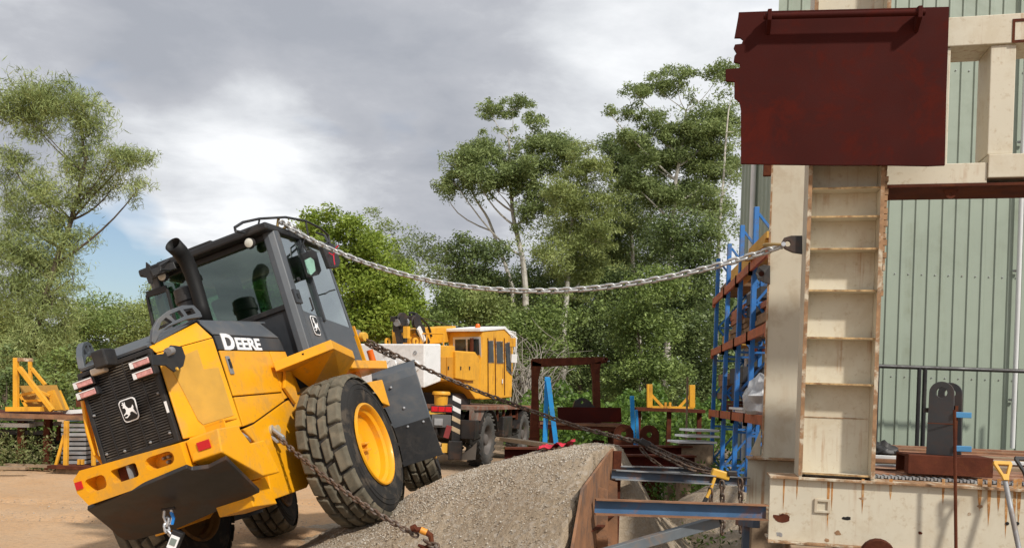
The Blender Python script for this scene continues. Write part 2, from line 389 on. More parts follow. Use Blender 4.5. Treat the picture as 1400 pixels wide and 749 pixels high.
gridmesh('gravel_pile', PXg, PYg, PZ, pm, kind='structure', label='heap of grey and brown gravel behind a rusty retaining plate')
def stones(name, X, Y, Z, smin, smax, m, label):
    k = len(X); s = rng.uniform(smin, smax, k)*rng.uniform(.6, 1, k)
    base = np.array([(1,0,0),(-1,0,0),(0,1,0),(0,-1,0),(0,0,1),(0,0,-1)], float)
    fs = np.array([(0,2,4),(2,1,4),(1,3,4),(3,0,4),(2,0,5),(1,2,5),(3,1,5),(0,3,5)])
    V = base[None]*rng.uniform(.5, 1.1, (k, 6, 1)); th = rng.uniform(0, 6.28, k); c, sn = np.cos(th)[:, None], np.sin(th)[:, None]
    V = np.stack([V[:, :, 0]*c - V[:, :, 1]*sn, V[:, :, 0]*sn + V[:, :, 1]*c, V[:, :, 2]*.7 + V[:, :, 0]*rng.uniform(-.4, .4, (k, 1))], -1)*s[:, None, None]
    V += np.stack([X, Y, Z + s*.25], -1)[:, None]
    f = (fs[None] + (np.arange(k)*6)[:, None, None]).reshape(-1)
    me = bpy.data.meshes.new(name); me.vertices.add(k*6); me.vertices.foreach_set('co', V.astype(np.float32).ravel())
    me.loops.add(len(f)); me.loops.foreach_set('vertex_index', f.astype(np.int32)); me.polygons.add(k*8)
    me.polygons.foreach_set('loop_start', np.arange(0, len(f), 3, dtype=np.int32)); me.polygons.foreach_set('loop_total', np.full(k*8, 3, np.int32))
    me.update(calc_edges=True); me.materials.append(m); o = bpy.data.objects.new(name, me); col.objects.link(o); return tag(o, label, None, None, 'stuff')
def islandmat(name, cols, rough=.9, trans=0, noise_amt=.35, nscale=.5, spec=.3):
    m = bpy.data.materials.new(name); m.use_nodes = True; t = m.node_tree; p = t.nodes['Principled BSDF']
    g = N(t, 'ShaderNodeNewGeometry'); r = N(t, 'ShaderNodeValToRGB'); r.color_ramp.interpolation = 'LINEAR'
    n = N(t, 'ShaderNodeTexNoise'); n.inputs['Scale'].default_value = nscale; n.inputs['Detail'].default_value = 3; t.links.new(g.outputs['Position'], n.inputs['Vector'])
    f = M_(t, 'ADD', M_(t, 'MULTIPLY', g.outputs['Random Per Island'], 1-noise_amt), M_(t, 'MULTIPLY', M_(t, 'SUBTRACT', M_(t, 'MULTIPLY', n.outputs[0], 2.2), .6), noise_amt), True)
    t.links.new(f, r.inputs[0])
    el = r.color_ramp.elements
    while len(el) < len(cols): el.new(.5)
    for i, c in enumerate(cols): el[i].position = i/(len(cols)-1); el[i].color = (*c, 1)
    t.links.new(r.outputs[0], p.inputs['Base Color']); p.inputs['Roughness'].default_value = rough; p.inputs['Specular IOR Level'].default_value = spec
    if trans:
        o = t.nodes['Material Output']; tr = N(t, 'ShaderNodeBsdfTranslucent'); t.links.new(r.outputs[0], tr.inputs[0])
        mx = N(t, 'ShaderNodeMixShader'); mx.inputs[0].default_value = trans
        t.links.new(p.outputs[0], mx.inputs[1]); t.links.new(tr.outputs[0], mx.inputs[2]); t.links.new(mx.outputs[0], o.inputs[0])
    return m
stonem = islandmat('stones', [(.20, .155, .115), (.35, .285, .21), (.41, .365, .30), (.56, .52, .46)], noise_amt=.25, nscale=1.5)
k = 120000; X = rng.uniform(-2.2, 1.2, k); Y = 4.8 + 4.4*rng.beta(1.3, 1.6, k)
ok = (Y > 7.3) | (X < plate_x(Y) - .06); X, Y = X[ok], Y[ok]; Z = pile_z(X, Y); ok = (Z > .05); X, Y, Z = X[ok], Y[ok], Z[ok]
p = np.exp(-((Y - 7.6)/.75)**2)*.9 + .16; ok = rng.random(len(X)) < p; 
keep = np.clip((X - plate_x(Y))/.9, 0, 1) <= 0; ok &= keep
stones('gravel', X[ok], Y[ok], Z[ok], .004, .0125, stonem, 'loose grey gravel stones strewn over the heap')
kc = 9000; X3 = rng.uniform(-1.2, 1.0, kc); Y3 = rng.normal(7.5, .55, kc); ok = (Y3 > 7.3) & (X3 < plate_x(Y3)) | (X3 < plate_x(Y3) - .06); X3, Y3 = X3[ok], Y3[ok]; stones('gravel', X3, Y3, pile_z(X3, Y3), .008, .019, stonem, 'coarser pale gravel along the crest of the heap')
kk = 500; X2 = rng.uniform(-2.3, .9, kk); Y2 = rng.uniform(4.8, 8.5, kk); Z2 = pile_z(X2, Y2); ok = (Z2 > .03) & ((Y2 > 7.3) | (X2 < plate_x(Y2) - .08)); stones('cobbles', X2[ok], Y2[ok], Z2[ok], .010, .020, stonem, 'scattered larger stones on the gravel heap')
k = 16000; X = rng.uniform(.6, 5.5, k); Y = rng.uniform(8.5, 16, k); ok = (X > plate_x(Y)+.9) & (X/Y < .34)
stones('gravel', X[ok], Y[ok], gnoise(X[ok], Y[ok])*.6-.02, .008, .028, stonem, 'loose gravel on the ground beyond the steel channels')
k = 5000; X = rng.uniform(-12, -2.6, k); Y = rng.uniform(8, 19, k)
stones('pebbles', X, Y, gnoise(X, Y)*.6-.03, .006, .02, stonem, 'sparse pebbles on the tan dirt at the left')

# ================================================================== TREES
def cards(cent, dirs, L, W):
    """rhombus leaves"""
    n = len(cent); r = rng.normal(size=(n, 3)); s = np.cross(dirs, r); s /= np.linalg.norm(s, axis=1, keepdims=True)+1e-9
    L, W = L[:, None], W[:, None]
    return np.stack([cent - dirs*L/2, cent + s*W/2 + dirs*L*.08, cent + dirs*L/2, cent - s*W/2 + dirs*L*.08], 1)
def quads(name, V, m, parent=None, org=None):
    k = len(V); me = bpy.data.meshes.new(name); co = V.reshape(-1, 3) - (np.array(org)[None] if org is not None else 0)
    me.vertices.add(k*4); me.vertices.foreach_set('co', co.astype(np.float32).ravel())
    me.loops.add(k*4); me.loops.foreach_set('vertex_index', np.arange(k*4, dtype=np.int32)); me.polygons.add(k)
    me.polygons.foreach_set('loop_start', np.arange(0, 4*k, 4, dtype=np.int32)); me.polygons.foreach_set('loop_total', np.full(k, 4, np.int32))
    me.update(calc_edges=True); me.materials.append(m)
    o = bpy.data.objects.new(name, me); col.objects.link(o)
    if parent is not None: o.parent = parent
    return o
gumleaf = islandmat('gum_leaf', [(0.0872, 0.1178, 0.0454), (0.1841, 0.2401, 0.0834), (0.3101, 0.3817, 0.1415), (0.5233, 0.6112, 0.2722)], .5, .35, .45, .8, spec=.3)
gumleaf2 = islandmat('gum_leaf_olive', [(0.0983, 0.1254, 0.0413), (0.2055, 0.2529, 0.0744), (0.3307, 0.3842, 0.1239), (0.4827, 0.5459, 0.1982)], .5, .28, .45, .8, spec=.35)
brightleaf = islandmat('bright_leaf', [(0.1035, 0.1495, 0.0207), (0.207, 0.2875, 0.0403), (0.322, 0.414, 0.069), (0.437, 0.5175, 0.1265)], .5, .35, .5, .6, spec=.3)
darkleaf = islandmat('dark_leaf', [(0.0503, 0.0753, 0.0287), (0.1076, 0.1525, 0.0503), (0.1884, 0.2476, 0.0807), (0.305, 0.3767, 0.1435)], .5, .25, .45, .8, spec=.35)
midleaf = islandmat('mid_leaf', [(0.069, 0.1035, 0.031), (0.1467, 0.207, 0.0552), (0.25, 0.3277, 0.0897), (0.3967, 0.483, 0.1638)], .5, .3, .45, .8, spec=.35)
needle = islandmat('casuarina_needle', [(0.1065, 0.1428, 0.0505), (0.213, 0.2653, 0.0925), (0.355, 0.4182, 0.1598), (0.5681, 0.618, 0.2858)], .7, .25, .45, .9, spec=.2)
bushleaf = islandmat('bush_leaf', [(0.0302, 0.0554, 0.0121), (0.0706, 0.131, 0.0202), (0.131, 0.2218, 0.0353), (0.2016, 0.3024, 0.0605)], .5, .3, .4, 1.2, spec=.35)
weed = islandmat('weed_leaf', [(0.065, 0.078, 0.026), (0.13, 0.169, 0.052), (0.234, 0.247, 0.104), (0.39, 0.351, 0.195)], .7, .25, .3, 2, spec=.2)
bark = mat('pale_bark', (.50, .47, .41), .85, var=.25, vscale=1.5, dirt=(.16, .13, .10), dirt_amt=.6, dscale=2)
darkbark = mat('dark_bark', (.085, .065, .045), .9, var=.35, vscale=2, dirt=(.17, .14, .1), dirt_amt=.5, dscale=3)
TREES = []
def bez(a, b, sag, n=7, wob=.12):
    a, b = np.array(a, float), np.array(b, float); L = np.linalg.norm(b-a); pts = []
    j = rng.normal(0, wob*L, 3)*np.array([1, 1, .5])
    for i in range(n):
        t = i/(n-1); p = a*(1-t)+b*t + j*math.sin(math.pi*t)*.5; p[2] += sag*L*(t*(1-t))*2; pts.append(p)
    return pts
def tree(name, label, Y, trunk, blobs, leafm, barkm=darkbark, leaf=(.26, .10), dens=1.0, droop=.4, clump=.42, trunk_r=.18, cat='tree', group=None, sub=14, depthr=1.0, soft=1.0):
    """trunk: photo pixels from base to top; blobs: (px, py, rx, ry[, dens]) in photo pixels; everything about the distance Y"""
    sc = Y/F; leaf = (leaf[0]*.82, leaf[1]*.82)
    b0 = at(*trunk[0], Y); base = Vector((b0.x, Y, gz(b0.x, Y) if Y < 60 else 0))
    root = thing(name, base, label, cat, group)
    tp = []
    for i, (a, b) in enumerate(trunk): q = at(a, b, Y + (rnd.uniform(-.3, .3) if i else 0)); tp.append(np.array(q))
    tp[0] = np.array(base) - np.array([0, 0, .15])
    # densify
    P = []
    for i in range(len(tp)-1):
        for k in range(5): P.append(tp[i]*(1-k/5)+tp[i+1]*(k/5))
    P.append(tp[-1]); n = len(P)
    wob = rng.normal(0, .03, (n, 3)); wob[0] = 0
    P = [p + w_*trunk_r*6 for p, w_ in zip(P, wob)]
    mb = MB(); mb.tube([tuple(p) for p in P], [trunk_r*(1-.78*i/(n-1)) for i in range(n)], 8)
    cents = []; Ls = []
    allb = []
    for bl in blobs:
        bx, by, rx, ry = bl[:4]; dn = bl[4] if len(bl) > 4 else 1
        dz = rnd.uniform(-.5, .5)*max(rx, ry)*sc*depthr
        c = np.array(at(bx, by, Y + dz)); Rr = np.array([rx*sc, max(rx, ry)*sc*.85*depthr, ry*sc])
        # branch to the blob
        cand = [i for i in range(n) if P[i][2] < c[2] - .1*Rr[2]] or [0]
        j = min(cand, key=lambda i: abs((c[2]-P[i][2]) - 1.0*np.linalg.norm(c[:2]-P[i][:2])) + .3*np.linalg.norm(c-P[i]))
        r0 = trunk_r*(1-.78*j/(n-1))*.55
        if np.linalg.norm(c-P[j]) > .4:
            bp = bez(P[j], c, -.12); mb.tube([tuple(q) for q in bp], [r0*(1-.7*k/6) for k in range(7)], 6)
        nsub = max(3, int(sub*dn*(rx*ry/1500)**.6*(Y/40)**.8))
        for s in range(nsub):
            d = rng.normal(size=3); d /= np.linalg.norm(d); rr = rng.uniform(.15, 1.0)**.6
            q = c + d*Rr*rr
            cr = clump*rng.uniform(.6, 1.25)*min(1.4, max(.55, min(Rr[0], Rr[2])))
            allb.append((q, cr, dn))
            if s % 2 == 0:
                bp = bez(c, q, -.1, 4); mb.tube([tuple(x) for x in bp], [r0*.32, r0*.25, r0*.18, r0*.1], 4, caps=False)
    for q, cr, dn in allb:
        k = int(dens*dn*(cr**2)*610*(.026/(leaf[0]*leaf[1])))
        k = max(8, min(k, 1500))
        d = np.clip(rng.normal(size=(k, 3)), -1.7, 1.7)*np.array([.62, .62, .40])*cr*soft
        st_ = rng.normal(size=(3,)); st_[2] *= .4; d += (d @ st_)[:, None]*st_[None]*.35        # stretch each spray its own way
        cents.append(q + d)
    C = np.concatenate(cents); k = len(C)
    D = rng.normal(size=(k, 3)); D[:, 2] = D[:, 2]*.6 - droop; D /= np.linalg.norm(D, axis=1, keepdims=True)
    V = cards(C, D, leaf[0]*rng.uniform(.45, 1.4, k), leaf[1]*rng.uniform(.5, 1.4, k))
    mb.build('trunk', barkm, root, smooth=True, fix=False)
    quads('crown', V, leafm, root, tuple(base))
    TREES.append((name, k)); return root
# --- the tall thin casuarina at the left edge
tree('casuarina_tree', 'tall feathery casuarina with dark leaning trunk at the left edge', 27, [(48, 600), (42, 480), (62, 400), (98, 300), (118, 215), (105, 150)],
     [(75, 132, 52, 26), (112, 150, 38, 24), (30, 150, 34, 34), (55, 175, 40, 24, .7), (128, 180, 22, 22, .8), (150, 222, 44, 20), (180, 215, 24, 22), (186, 262, 15, 24, .8), (155, 255, 34, 16, .8), (120, 250, 30, 22, .7), (95, 225, 26, 24, .5),
      (14, 215, 22, 30), (8, 265, 18, 30), (40, 300, 34, 30, .8), (85, 300, 24, 30, .7), (112, 318, 24, 18, .7), (22, 345, 32, 34), (62, 360, 30, 30), (30, 400, 36, 34), (75, 405, 26, 36), (100, 380, 18, 26, .6), (45, 450, 36, 34), (88, 440, 18, 40, .7), (25, 500, 34, 34), (100, 270, 22, 26, .9), (108, 225, 20, 22, .9), (95, 335, 20, 26, .9), (72, 330, 22, 30, .9), (60, 270, 26, 26, .8), (40, 240, 28, 26, .7), (118, 195, 22, 20, .8)],
     needle, darkbark, leaf=(.30, .028), dens=.58, droop=.85, clump=.50, trunk_r=.14, sub=34, soft=1.0, depthr=.8)
# --- left background wood
wood = [('wattle_tree', 'olive wattle tree low behind the casuarina, farthest left', 44, (5, 560), [(0, 440, 45, 45), (20, 480, 45, 40)], gumleaf2),
 ('wattle_tree', 'rounded olive tree rising just right of the casuarina trunk', 46, (112, 560), [(118, 430, 34, 30), (100, 465, 35, 36), (135, 460, 30, 36), (115, 500, 40, 34)], midleaf),
 ('wattle_tree', 'pale olive tree behind the loader bonnet', 52, (160, 560), [(165, 432, 32, 24), (185, 455, 30, 34), (155, 470, 26, 30)], gumleaf2),
 ('wattle_tree', 'hazy olive tree left of the exhaust pipe', 55, (215, 560), [(205, 425, 26, 22), (230, 410, 30, 28), (222, 450, 38, 34), (205, 480, 38, 30)], gumleaf2),
 ('wattle_tree', 'green tree seen through the loader cab windows', 44, (325, 560), [(300, 400, 40, 40), (345, 390, 40, 46), (320, 440, 50, 40), (272, 410, 30, 34), (270, 450, 34, 34), (375, 410, 36, 40)], midleaf)]
for nm, lb, Y, b, bl, lm in wood:
    tree(nm, lb, Y, [b, (b[0]+4, b[1]-60), (b[0]+2, min(q[1] for q in bl)+20)], bl, lm, leaf=(.21, .09), dens=.8, droop=.25, clump=.5, trunk_r=.14, sub=16)
# --- left thicket of shrubs
for i, (lb, Y, bl, lm) in enumerate([
 ('dark leafy shrub behind the yellow A-frame at far left', 24, [(8, 530, 34, 34), (0, 490, 30, 30), (30, 520, 26, 30)], darkleaf),
 ('dense dark shrub between the yellow A-frame and the loader', 25, [(75, 500, 34, 36), (95, 535, 30, 26), (60, 540, 30, 26)], midleaf),
 ('shrub with bright leaves right behind the loader radiator', 23, [(118, 490, 26, 32), (125, 530, 24, 30), (105, 550, 20, 20)], darkleaf)]):
    tree('shrub', lb, Y, [(bl[0][0], 605), (bl[0][0]+2, bl[0][1])], bl, lm, leaf=(.17, .09), dens=.8, droop=.15, clump=.36, trunk_r=.06, sub=16, cat='shrub', group='shrubs behind the left stack')
# --- bright green tree behind the cab
tree('bright_tree', 'bright yellow-green leafy tree directly behind the loader cab', 31, [(492, 590), (488, 470), (470, 330)],
     [(455, 302, 30, 20), (440, 325, 32, 26), (478, 322, 30, 24), (430, 360, 34, 34), (470, 365, 40, 34), (512, 360, 28, 34), (500, 400, 40, 34), (540, 390, 26, 26), (455, 410, 40, 34), (525, 430, 44, 34), (485, 450, 40, 30), (560, 425, 24, 24), (425, 320, 22, 26), (505, 335, 24, 24), (545, 370, 22, 20), (410, 380, 30, 40), (540, 460, 40, 24), (440, 300, 20, 14)],
     brightleaf, darkbark, leaf=(.18, .08), dens=1.1, droop=.35, clump=.50, trunk_r=.18, sub=22)
tree('gum_tree', 'grey-green open gum tree showing sky, left of the tall gums', 47, [(560, 590), (556, 440), (545, 340)],
     [(527, 300, 26, 18, .7), (510, 315, 22, 16, .6), (555, 320, 26, 18, .7), (580, 325, 24, 18, .7), (600, 345, 22, 20, .8), (540, 345, 34, 20, .8), (575, 360, 34, 24), (605, 375, 24, 26)],
     gumleaf, bark, leaf=(.24, .075), dens=.62, clump=.5, trunk_r=.16, sub=16)
tree('gum_tree', 'dark-leaved tree standing left of the forked white trunk', 43, [(640, 600), (642, 470), (645, 360)],
     [(640, 335, 28, 20), (668, 345, 26, 24), (618, 350, 20, 18), (650, 372, 40, 24), (630, 395, 32, 22), (672, 392, 26, 24)],
     darkleaf, darkbark, leaf=(.24, .10), dens=.85, clump=.55, trunk_r=.17, sub=18)
# --- tall gums
tree('tall_gum_tree', 'tall pale-trunked gum with separate leaf clumps, highest left of centre', 45, [(722, 600), (722, 480), (716, 370), (700, 270), (694, 190)],
     [(700, 150, 34, 17), (672, 152, 22, 14), (735, 165, 18, 14), (694, 180, 24, 12, .5), (662, 200, 34, 18), (690, 218, 28, 16), (640, 222, 30, 18), (622, 250, 20, 18), (655, 250, 32, 20), (728, 205, 34, 22), (722, 240, 34, 26), (760, 215, 28, 26), (680, 262, 26, 14, .6), (740, 275, 32, 26), (715, 300, 20, 20, .6)],
     gumleaf, bark, leaf=(.24, .075), dens=.95, clump=.55, trunk_r=.24, sub=26, soft=.78)
tree('pale_gum_tree', 'white forked gum trunk bare below its small leaning crown', 46, [(712, 600), (700, 390), (668, 300), (640, 255)], [(628, 232, 28, 18, 1), (610, 255, 16, 14, .9), (650, 210, 26, 20, 1), (655, 245, 26, 16, .9)], gumleaf, bark, leaf=(.24, .075), dens=.9, clump=.55, trunk_r=.15, sub=22, soft=.8)
tree('she_oak_tree', 'olive fine-leaved tree with straight pale trunk in the centre', 39, [(767, 585), (770, 470), (778, 360), (788, 250)],
     [(800, 212, 22, 18), (785, 235, 34, 22), (815, 245, 28, 26), (765, 270, 30, 26), (800, 280, 40, 26), (830, 290, 22, 30), (775, 315, 40, 28), (815, 330, 34, 28), (760, 350, 34, 26), (800, 372, 36, 26), (775, 400, 34, 20, .7)],
     gumleaf2, bark, leaf=(.26, .05), dens=.75, droop=.7, clump=.50, trunk_r=.20, sub=22, soft=.85)
tree('tall_gum_tree', 'tallest gum at the right, its crown reaching the rust plate', 44, [(905, 600), (912, 480), (915, 380), (925, 250), (940, 150)],
     [(890, 118, 34, 18), (925, 108, 30, 16), (868, 128, 20, 15), (832, 154, 7, 9), (985, 100, 22, 18), (950, 135, 34, 14, .6), (880, 160, 28, 16), (905, 185, 30, 22), (870, 195, 26, 22), (948, 180, 32, 26), (985, 170, 26, 30), (890, 222, 34, 22), (935, 225, 34, 26), (980, 225, 28, 30), (870, 255, 30, 24), (910, 268, 36, 26), (960, 275, 38, 28)],
     gumleaf, bark, leaf=(.24, .075), dens=.95, clump=.55, trunk_r=.24, sub=26, soft=.78)
tree('gum_tree', 'gum with two thin pale trunks behind the tallest gum', 50, [(880, 600), (870, 420), (858, 300), (862, 220)],
     [(842, 200, 26, 22), (865, 220, 26, 24), (845, 245, 26, 24), (850, 290, 34, 30), (840, 330, 30, 30)], darkleaf, bark, leaf=(.24, .09), dens=.8, clump=.55, trunk_r=.18, sub=16)
tree('gum_tree', 'gum leaning out beside the green shed corner', 40, [(985, 600), (978, 420), (985, 300), (996, 150)],
     [(1000, 120, 22, 26, .6), (1005, 180, 20, 30, .7), (1000, 245, 22, 34, .8), (985, 310, 30, 30), (960, 335, 30, 24)], gumleaf, bark, leaf=(.24, .075), dens=.7, clump=.45, trunk_r=.15, sub=16)
# --- understorey
under = [('dark under-storey tree behind the crane jib', 37, (585, 590), [(575, 440, 44, 28), (610, 420, 30, 26), (560, 470, 40, 30)], midleaf),
 ('olive under-storey tree above the crane cab roof', 38, (655, 590), [(640, 430, 40, 30), (675, 425, 34, 30), (655, 465, 46, 30), (700, 440, 26, 30)], gumleaf2),
 ('low leafy tree directly right of the crane cab', 36, (735, 590), [(720, 450, 40, 34), (755, 445, 32, 34), (735, 490, 46, 30), (705, 500, 26, 30)], midleaf),
 ('dark tree in the shade behind the rust portal frame', 42, (790, 590), [(790, 420, 42, 34), (825, 400, 40, 40), (810, 460, 52, 36), (775, 500, 40, 30), (830, 510, 40, 26)], darkleaf),
 ('green sapling tree left of the blue racking', 35, (880, 590), [(865, 420, 34, 30), (895, 400, 34, 36), (880, 460, 46, 34), (905, 500, 40, 30), (860, 505, 36, 26)], midleaf),
 ('dark tree closing the gap beside the racking', 40, (945, 590), [(930, 330, 34, 34), (945, 380, 40, 36), (925, 430, 40, 36), (950, 470, 34, 34), (960, 520, 34, 30)], darkleaf),
 ('tree filling the view behind the tall gum trunks', 52, (850, 590), [(845, 370, 50, 40), (800, 350, 40, 36), (890, 340, 50, 40), (750, 390, 50, 40), (700, 400, 40, 34)], darkleaf)]
for lb, Y, b, bl, lm in under:
    tree('understorey_tree', lb, Y, [b, (b[0]+3, b[1]-70), (bl[0][0], bl[0][1])], bl + [(b[0]-14, 530, 36, 22), (b[0]+22, 545, 36, 20)], lm, leaf=(.20, .095), dens=.85, droop=.2, clump=.52, trunk_r=.12, sub=17)
# far wood, one mass
def leafmass(name, label, boxes, m, leaf, n, Yd):
    C = []
    for (x0, x1, y0, y1, Y, k) in boxes:
        u = rng.uniform(size=k); Yv = Y + rng.normal(0, Yd, k); tops = y0 + 14*np.sin(u*(x1-x0)/17+Y) + 9*np.sin(u*(x1-x0)/7)
        v = rng.uniform(size=k)
        for a, b, c, t0 in zip(u, v, Yv, tops): C.append(at(x0+(x1-x0)*a, t0+(y1-t0)*b, c))
    C = np.array(C); C[:, 2] = np.maximum(C[:, 2], .1); D = rng.normal(size=C.shape); D[:, 2] -= .2; D /= np.linalg.norm(D, axis=1, keepdims=True)
    o = quads(name, cards(C, D, leaf[0]*rng.uniform(.6, 1.4, len(C)), leaf[1]*rng.uniform(.6, 1.4, len(C))), m); return tag(o, label, None, None, 'stuff')
leafmass('far_wood', 'dim far-off wood closing the background', [(-120, 420, 470, 600, 62, 16000), (400, 1080, 400, 600, 66, 30000), (1000, 1100, 470, 600, 60, 3000)], darkleaf, (.6, .35), 0, 2.5)
leafmass('ground_creeper', 'bright green creeper and weeds carpeting the far edge of the yard', [(690, 1010, 540, 606, 31, 12000), (690, 1010, 555, 614, 27.5, 6000), (-60, 130, 560, 612, 24.5, 5000)], bushleaf, (.17, .11), 0, 1.2)
# bare grey twigs beside the crane
tw = MB()
for i in range(46):
    a = np.array(at(712 + rnd.uniform(-14, 30), 565, 30 + rnd.uniform(-1, 1))); b = np.array(at(700 + rnd.uniform(-8, 75), rnd.uniform(455, 520), 30 + rnd.uniform(-1.5, 1.5)))
    pts = bez(a, b, .25, 7, .22); tw.tube([tuple(p) for p in pts], [.03*(1-.12*k) for k in range(7)], 5)
    for _ in range(2):
        j = rnd.randint(3, 5); e2 = pts[j] + rng.normal(0, .6, 3); tw.tube([tuple(p) for p in bez(pts[j], e2, .1, 4)], [.015, .012, .009, .005], 4)
tw.build('bare_shrub', mat('grey_twig', (.30, .27, .23), .9, var=.2), None, fix=False, label='leafless grey shrub of tangled branches right of the crane cab', cat='shrub')
# weeds
def weeds(name, label, spots, m=weed, cat='weeds'):
    V = []
    for (x, y, r, h, k) in spots:
        for _ in range(k):
            a, b = x + rnd.gauss(0, r), y + rnd.gauss(0, r); z0 = gz(a, b); hh = h*rnd.uniform(.4, 1.2)
            n = rnd.randint(7, 14); lean = Vector((rnd.gauss(0, .3), rnd.gauss(0, .3), 1))
            for i in range(n):
                t = rnd.random(); c = Vector((a, b, z0)) + lean*hh*t; d = Vector((rnd.gauss(0, .7), rnd.gauss(0, .7), rnd.uniform(.1, 1))).normalized()
                s = d.cross(Vector((rnd.gauss(0,1), rnd.gauss(0,1), .3))).normalized(); L = rnd.uniform(.05, .12)*max(.7, h); w_ = L*rnd.uniform(.12, .28)
                V.append([c, c + d*L*.45 + s*w_, c + d*L, c + d*L*.45 - s*w_])
    V = np.array([[tuple(p) for p in q] for q in V]); o = quads(name, V, m); return tag(o, label, None, None, 'stuff')
gl = onz(40, 634, 0)
weeds('weeds', 'scrubby weeds growing in front of the stacked junk at the left', [(gl.x + dx, gl.y - .75 + dy*.5, .28, hh*.85, 280) for dx, dy, hh in ((-1.6, .2, .8), (-.9, 0, .9), (-.3, -.1, 1.0), (.3, .1, 1.0), (.9, .2, .8), (-2.3, .2, .7), (1.5, .9, .6))])
weeds('weeds', 'green weeds at the foot of the blue racking', [(2.95, 13.0, .35, .8, 220), (3.1, 14.2, .4, .9, 260), (2.5, 15, .5, .7, 220), (3.7, 15.5, .5, .9, 200), (1.9, 14.5, .3, .3, 100)], bushleaf)
weeds('weeds', 'weeds growing on the gravel bank under the racking', [(2.55, 9.6, .25, .35, 90), (2.9, 10.6, .35, .55, 200), (3.1, 11.6, .35, .6, 200)], bushleaf)
weeds('grass', 'tufts of dry grass on the gravel', [(1.55, 10.3, .3, .3, 80), (2.2, 9.6, .3, .25, 60), (1.2, 13.5, .5, .3, 80)], weed)
# ================================================================== WHEEL LOADER (local: x forward, y left, z up; origin under the rear axle)
def Rypr(y, p, r): return (Matrix.Rotation(y, 3, 'Z') @ Matrix.Rotation(p, 3, 'Y') @ Matrix.Rotation(r, 3, 'X'))
LF = Frame((-2.04, 7.596, .297), Rypr(1.392, -.049, -.34))
LD = thing('wheel_loader', None, 'yellow and charcoal wheel loader tipped sideways on a gravel heap, chained', 'loader', M=LF.mat(), local=True)
def text_mesh(s, size, offset=.0, extrude=.004):
    cu = bpy.data.curves.new('t', 'FONT'); cu.body = s; cu.size = size; cu.offset = offset; cu.extrude = extrude; cu.resolution_u = 3
    ob = bpy.data.objects.new('t', cu); col.objects.link(ob); dg = bpy.context.evaluated_depsgraph_get()
    me = bpy.data.meshes.new_from_object(ob.evaluated_get(dg)); v = [tuple(p.co) for p in me.vertices]; f = [tuple(p.vertices) for p in me.polygons]
    bpy.data.objects.remove(ob); bpy.data.meshes.remove(me); return v, f
def put2d(mb, v, f, o, ex, ey, sx=1, sy=1):
    o, ex, ey = Vector(o), Vector(ex).normalized(), Vector(ey).normalized(); ez = ex.cross(ey)
    mb.add([o + ex*(p[0]*sx) + ey*(p[1]*sy) + ez*p[2] for p in v], f); return mb
def rrect(w_, h, r, n=4, taper=0):
    pts = []
    for cxx, cyy, a0 in ((w_/2-r, h/2-r, 0), (-w_/2+r, h/2-r, 90), (-w_/2+r, -h/2+r, 180), (w_/2-r, -h/2+r, 270)):
        for k in range(n+1):
            a = math.radians(a0 + 90*k/n); x, y = cxx + r*math.cos(a), cyy + r*math.sin(a); pts.append((x*(1 - taper*(.5 - y/h)), y))
    return pts
DEER = [(-.34,.20),(-.27,.27),(-.35,.33),(-.34,.37),(-.26,.33),(-.30,.46),(-.26,.46),(-.20,.33),(-.16,.44),(-.12,.44),(-.14,.30),(-.10,.20),(.0,.09),(.18,.07),(.27,.13),(.33,.20),(.35,.10),(.30,-.02),
        (.36,-.14),(.46,-.30),(.42,-.33),(.26,-.17),(.18,-.11),(.02,-.14),(.0,-.24),(-.22,-.36),(-.36,-.33),(-.36,-.29),(-.22,-.30),(-.10,-.22),(-.24,-.16),(-.40,-.22),(-.40,-.17),(-.22,-.08),(-.17,.02),(-.20,.14),(-.30,.15)]
def emblem(parent, o, ex, ey, w_, h):
    ex, ey = Vector(ex).normalized(), Vector(ey).normalized(); n = ex.cross(ey); o = Vector(o)
    P = lambda pts, d: [o + ex*a + ey*b + n*d for a, b in pts]
    e = MB().prism(P(rrect(w_, h, w_*.22, 4, .12), .0), n*.004).build('emblem', whiteedge, parent)
    MB().prism(P(rrect(w_*.88, h*.90, w_*.19, 4, .12), .004), n*.003).build('emblem_field', blackprint, e)
    MB().prism(P([(a*w_*.86, b*h*.86) for a, b in DEER], .007), n*.003).build('deer_mark', whiteedge, e)
S2 = (-1, 1)
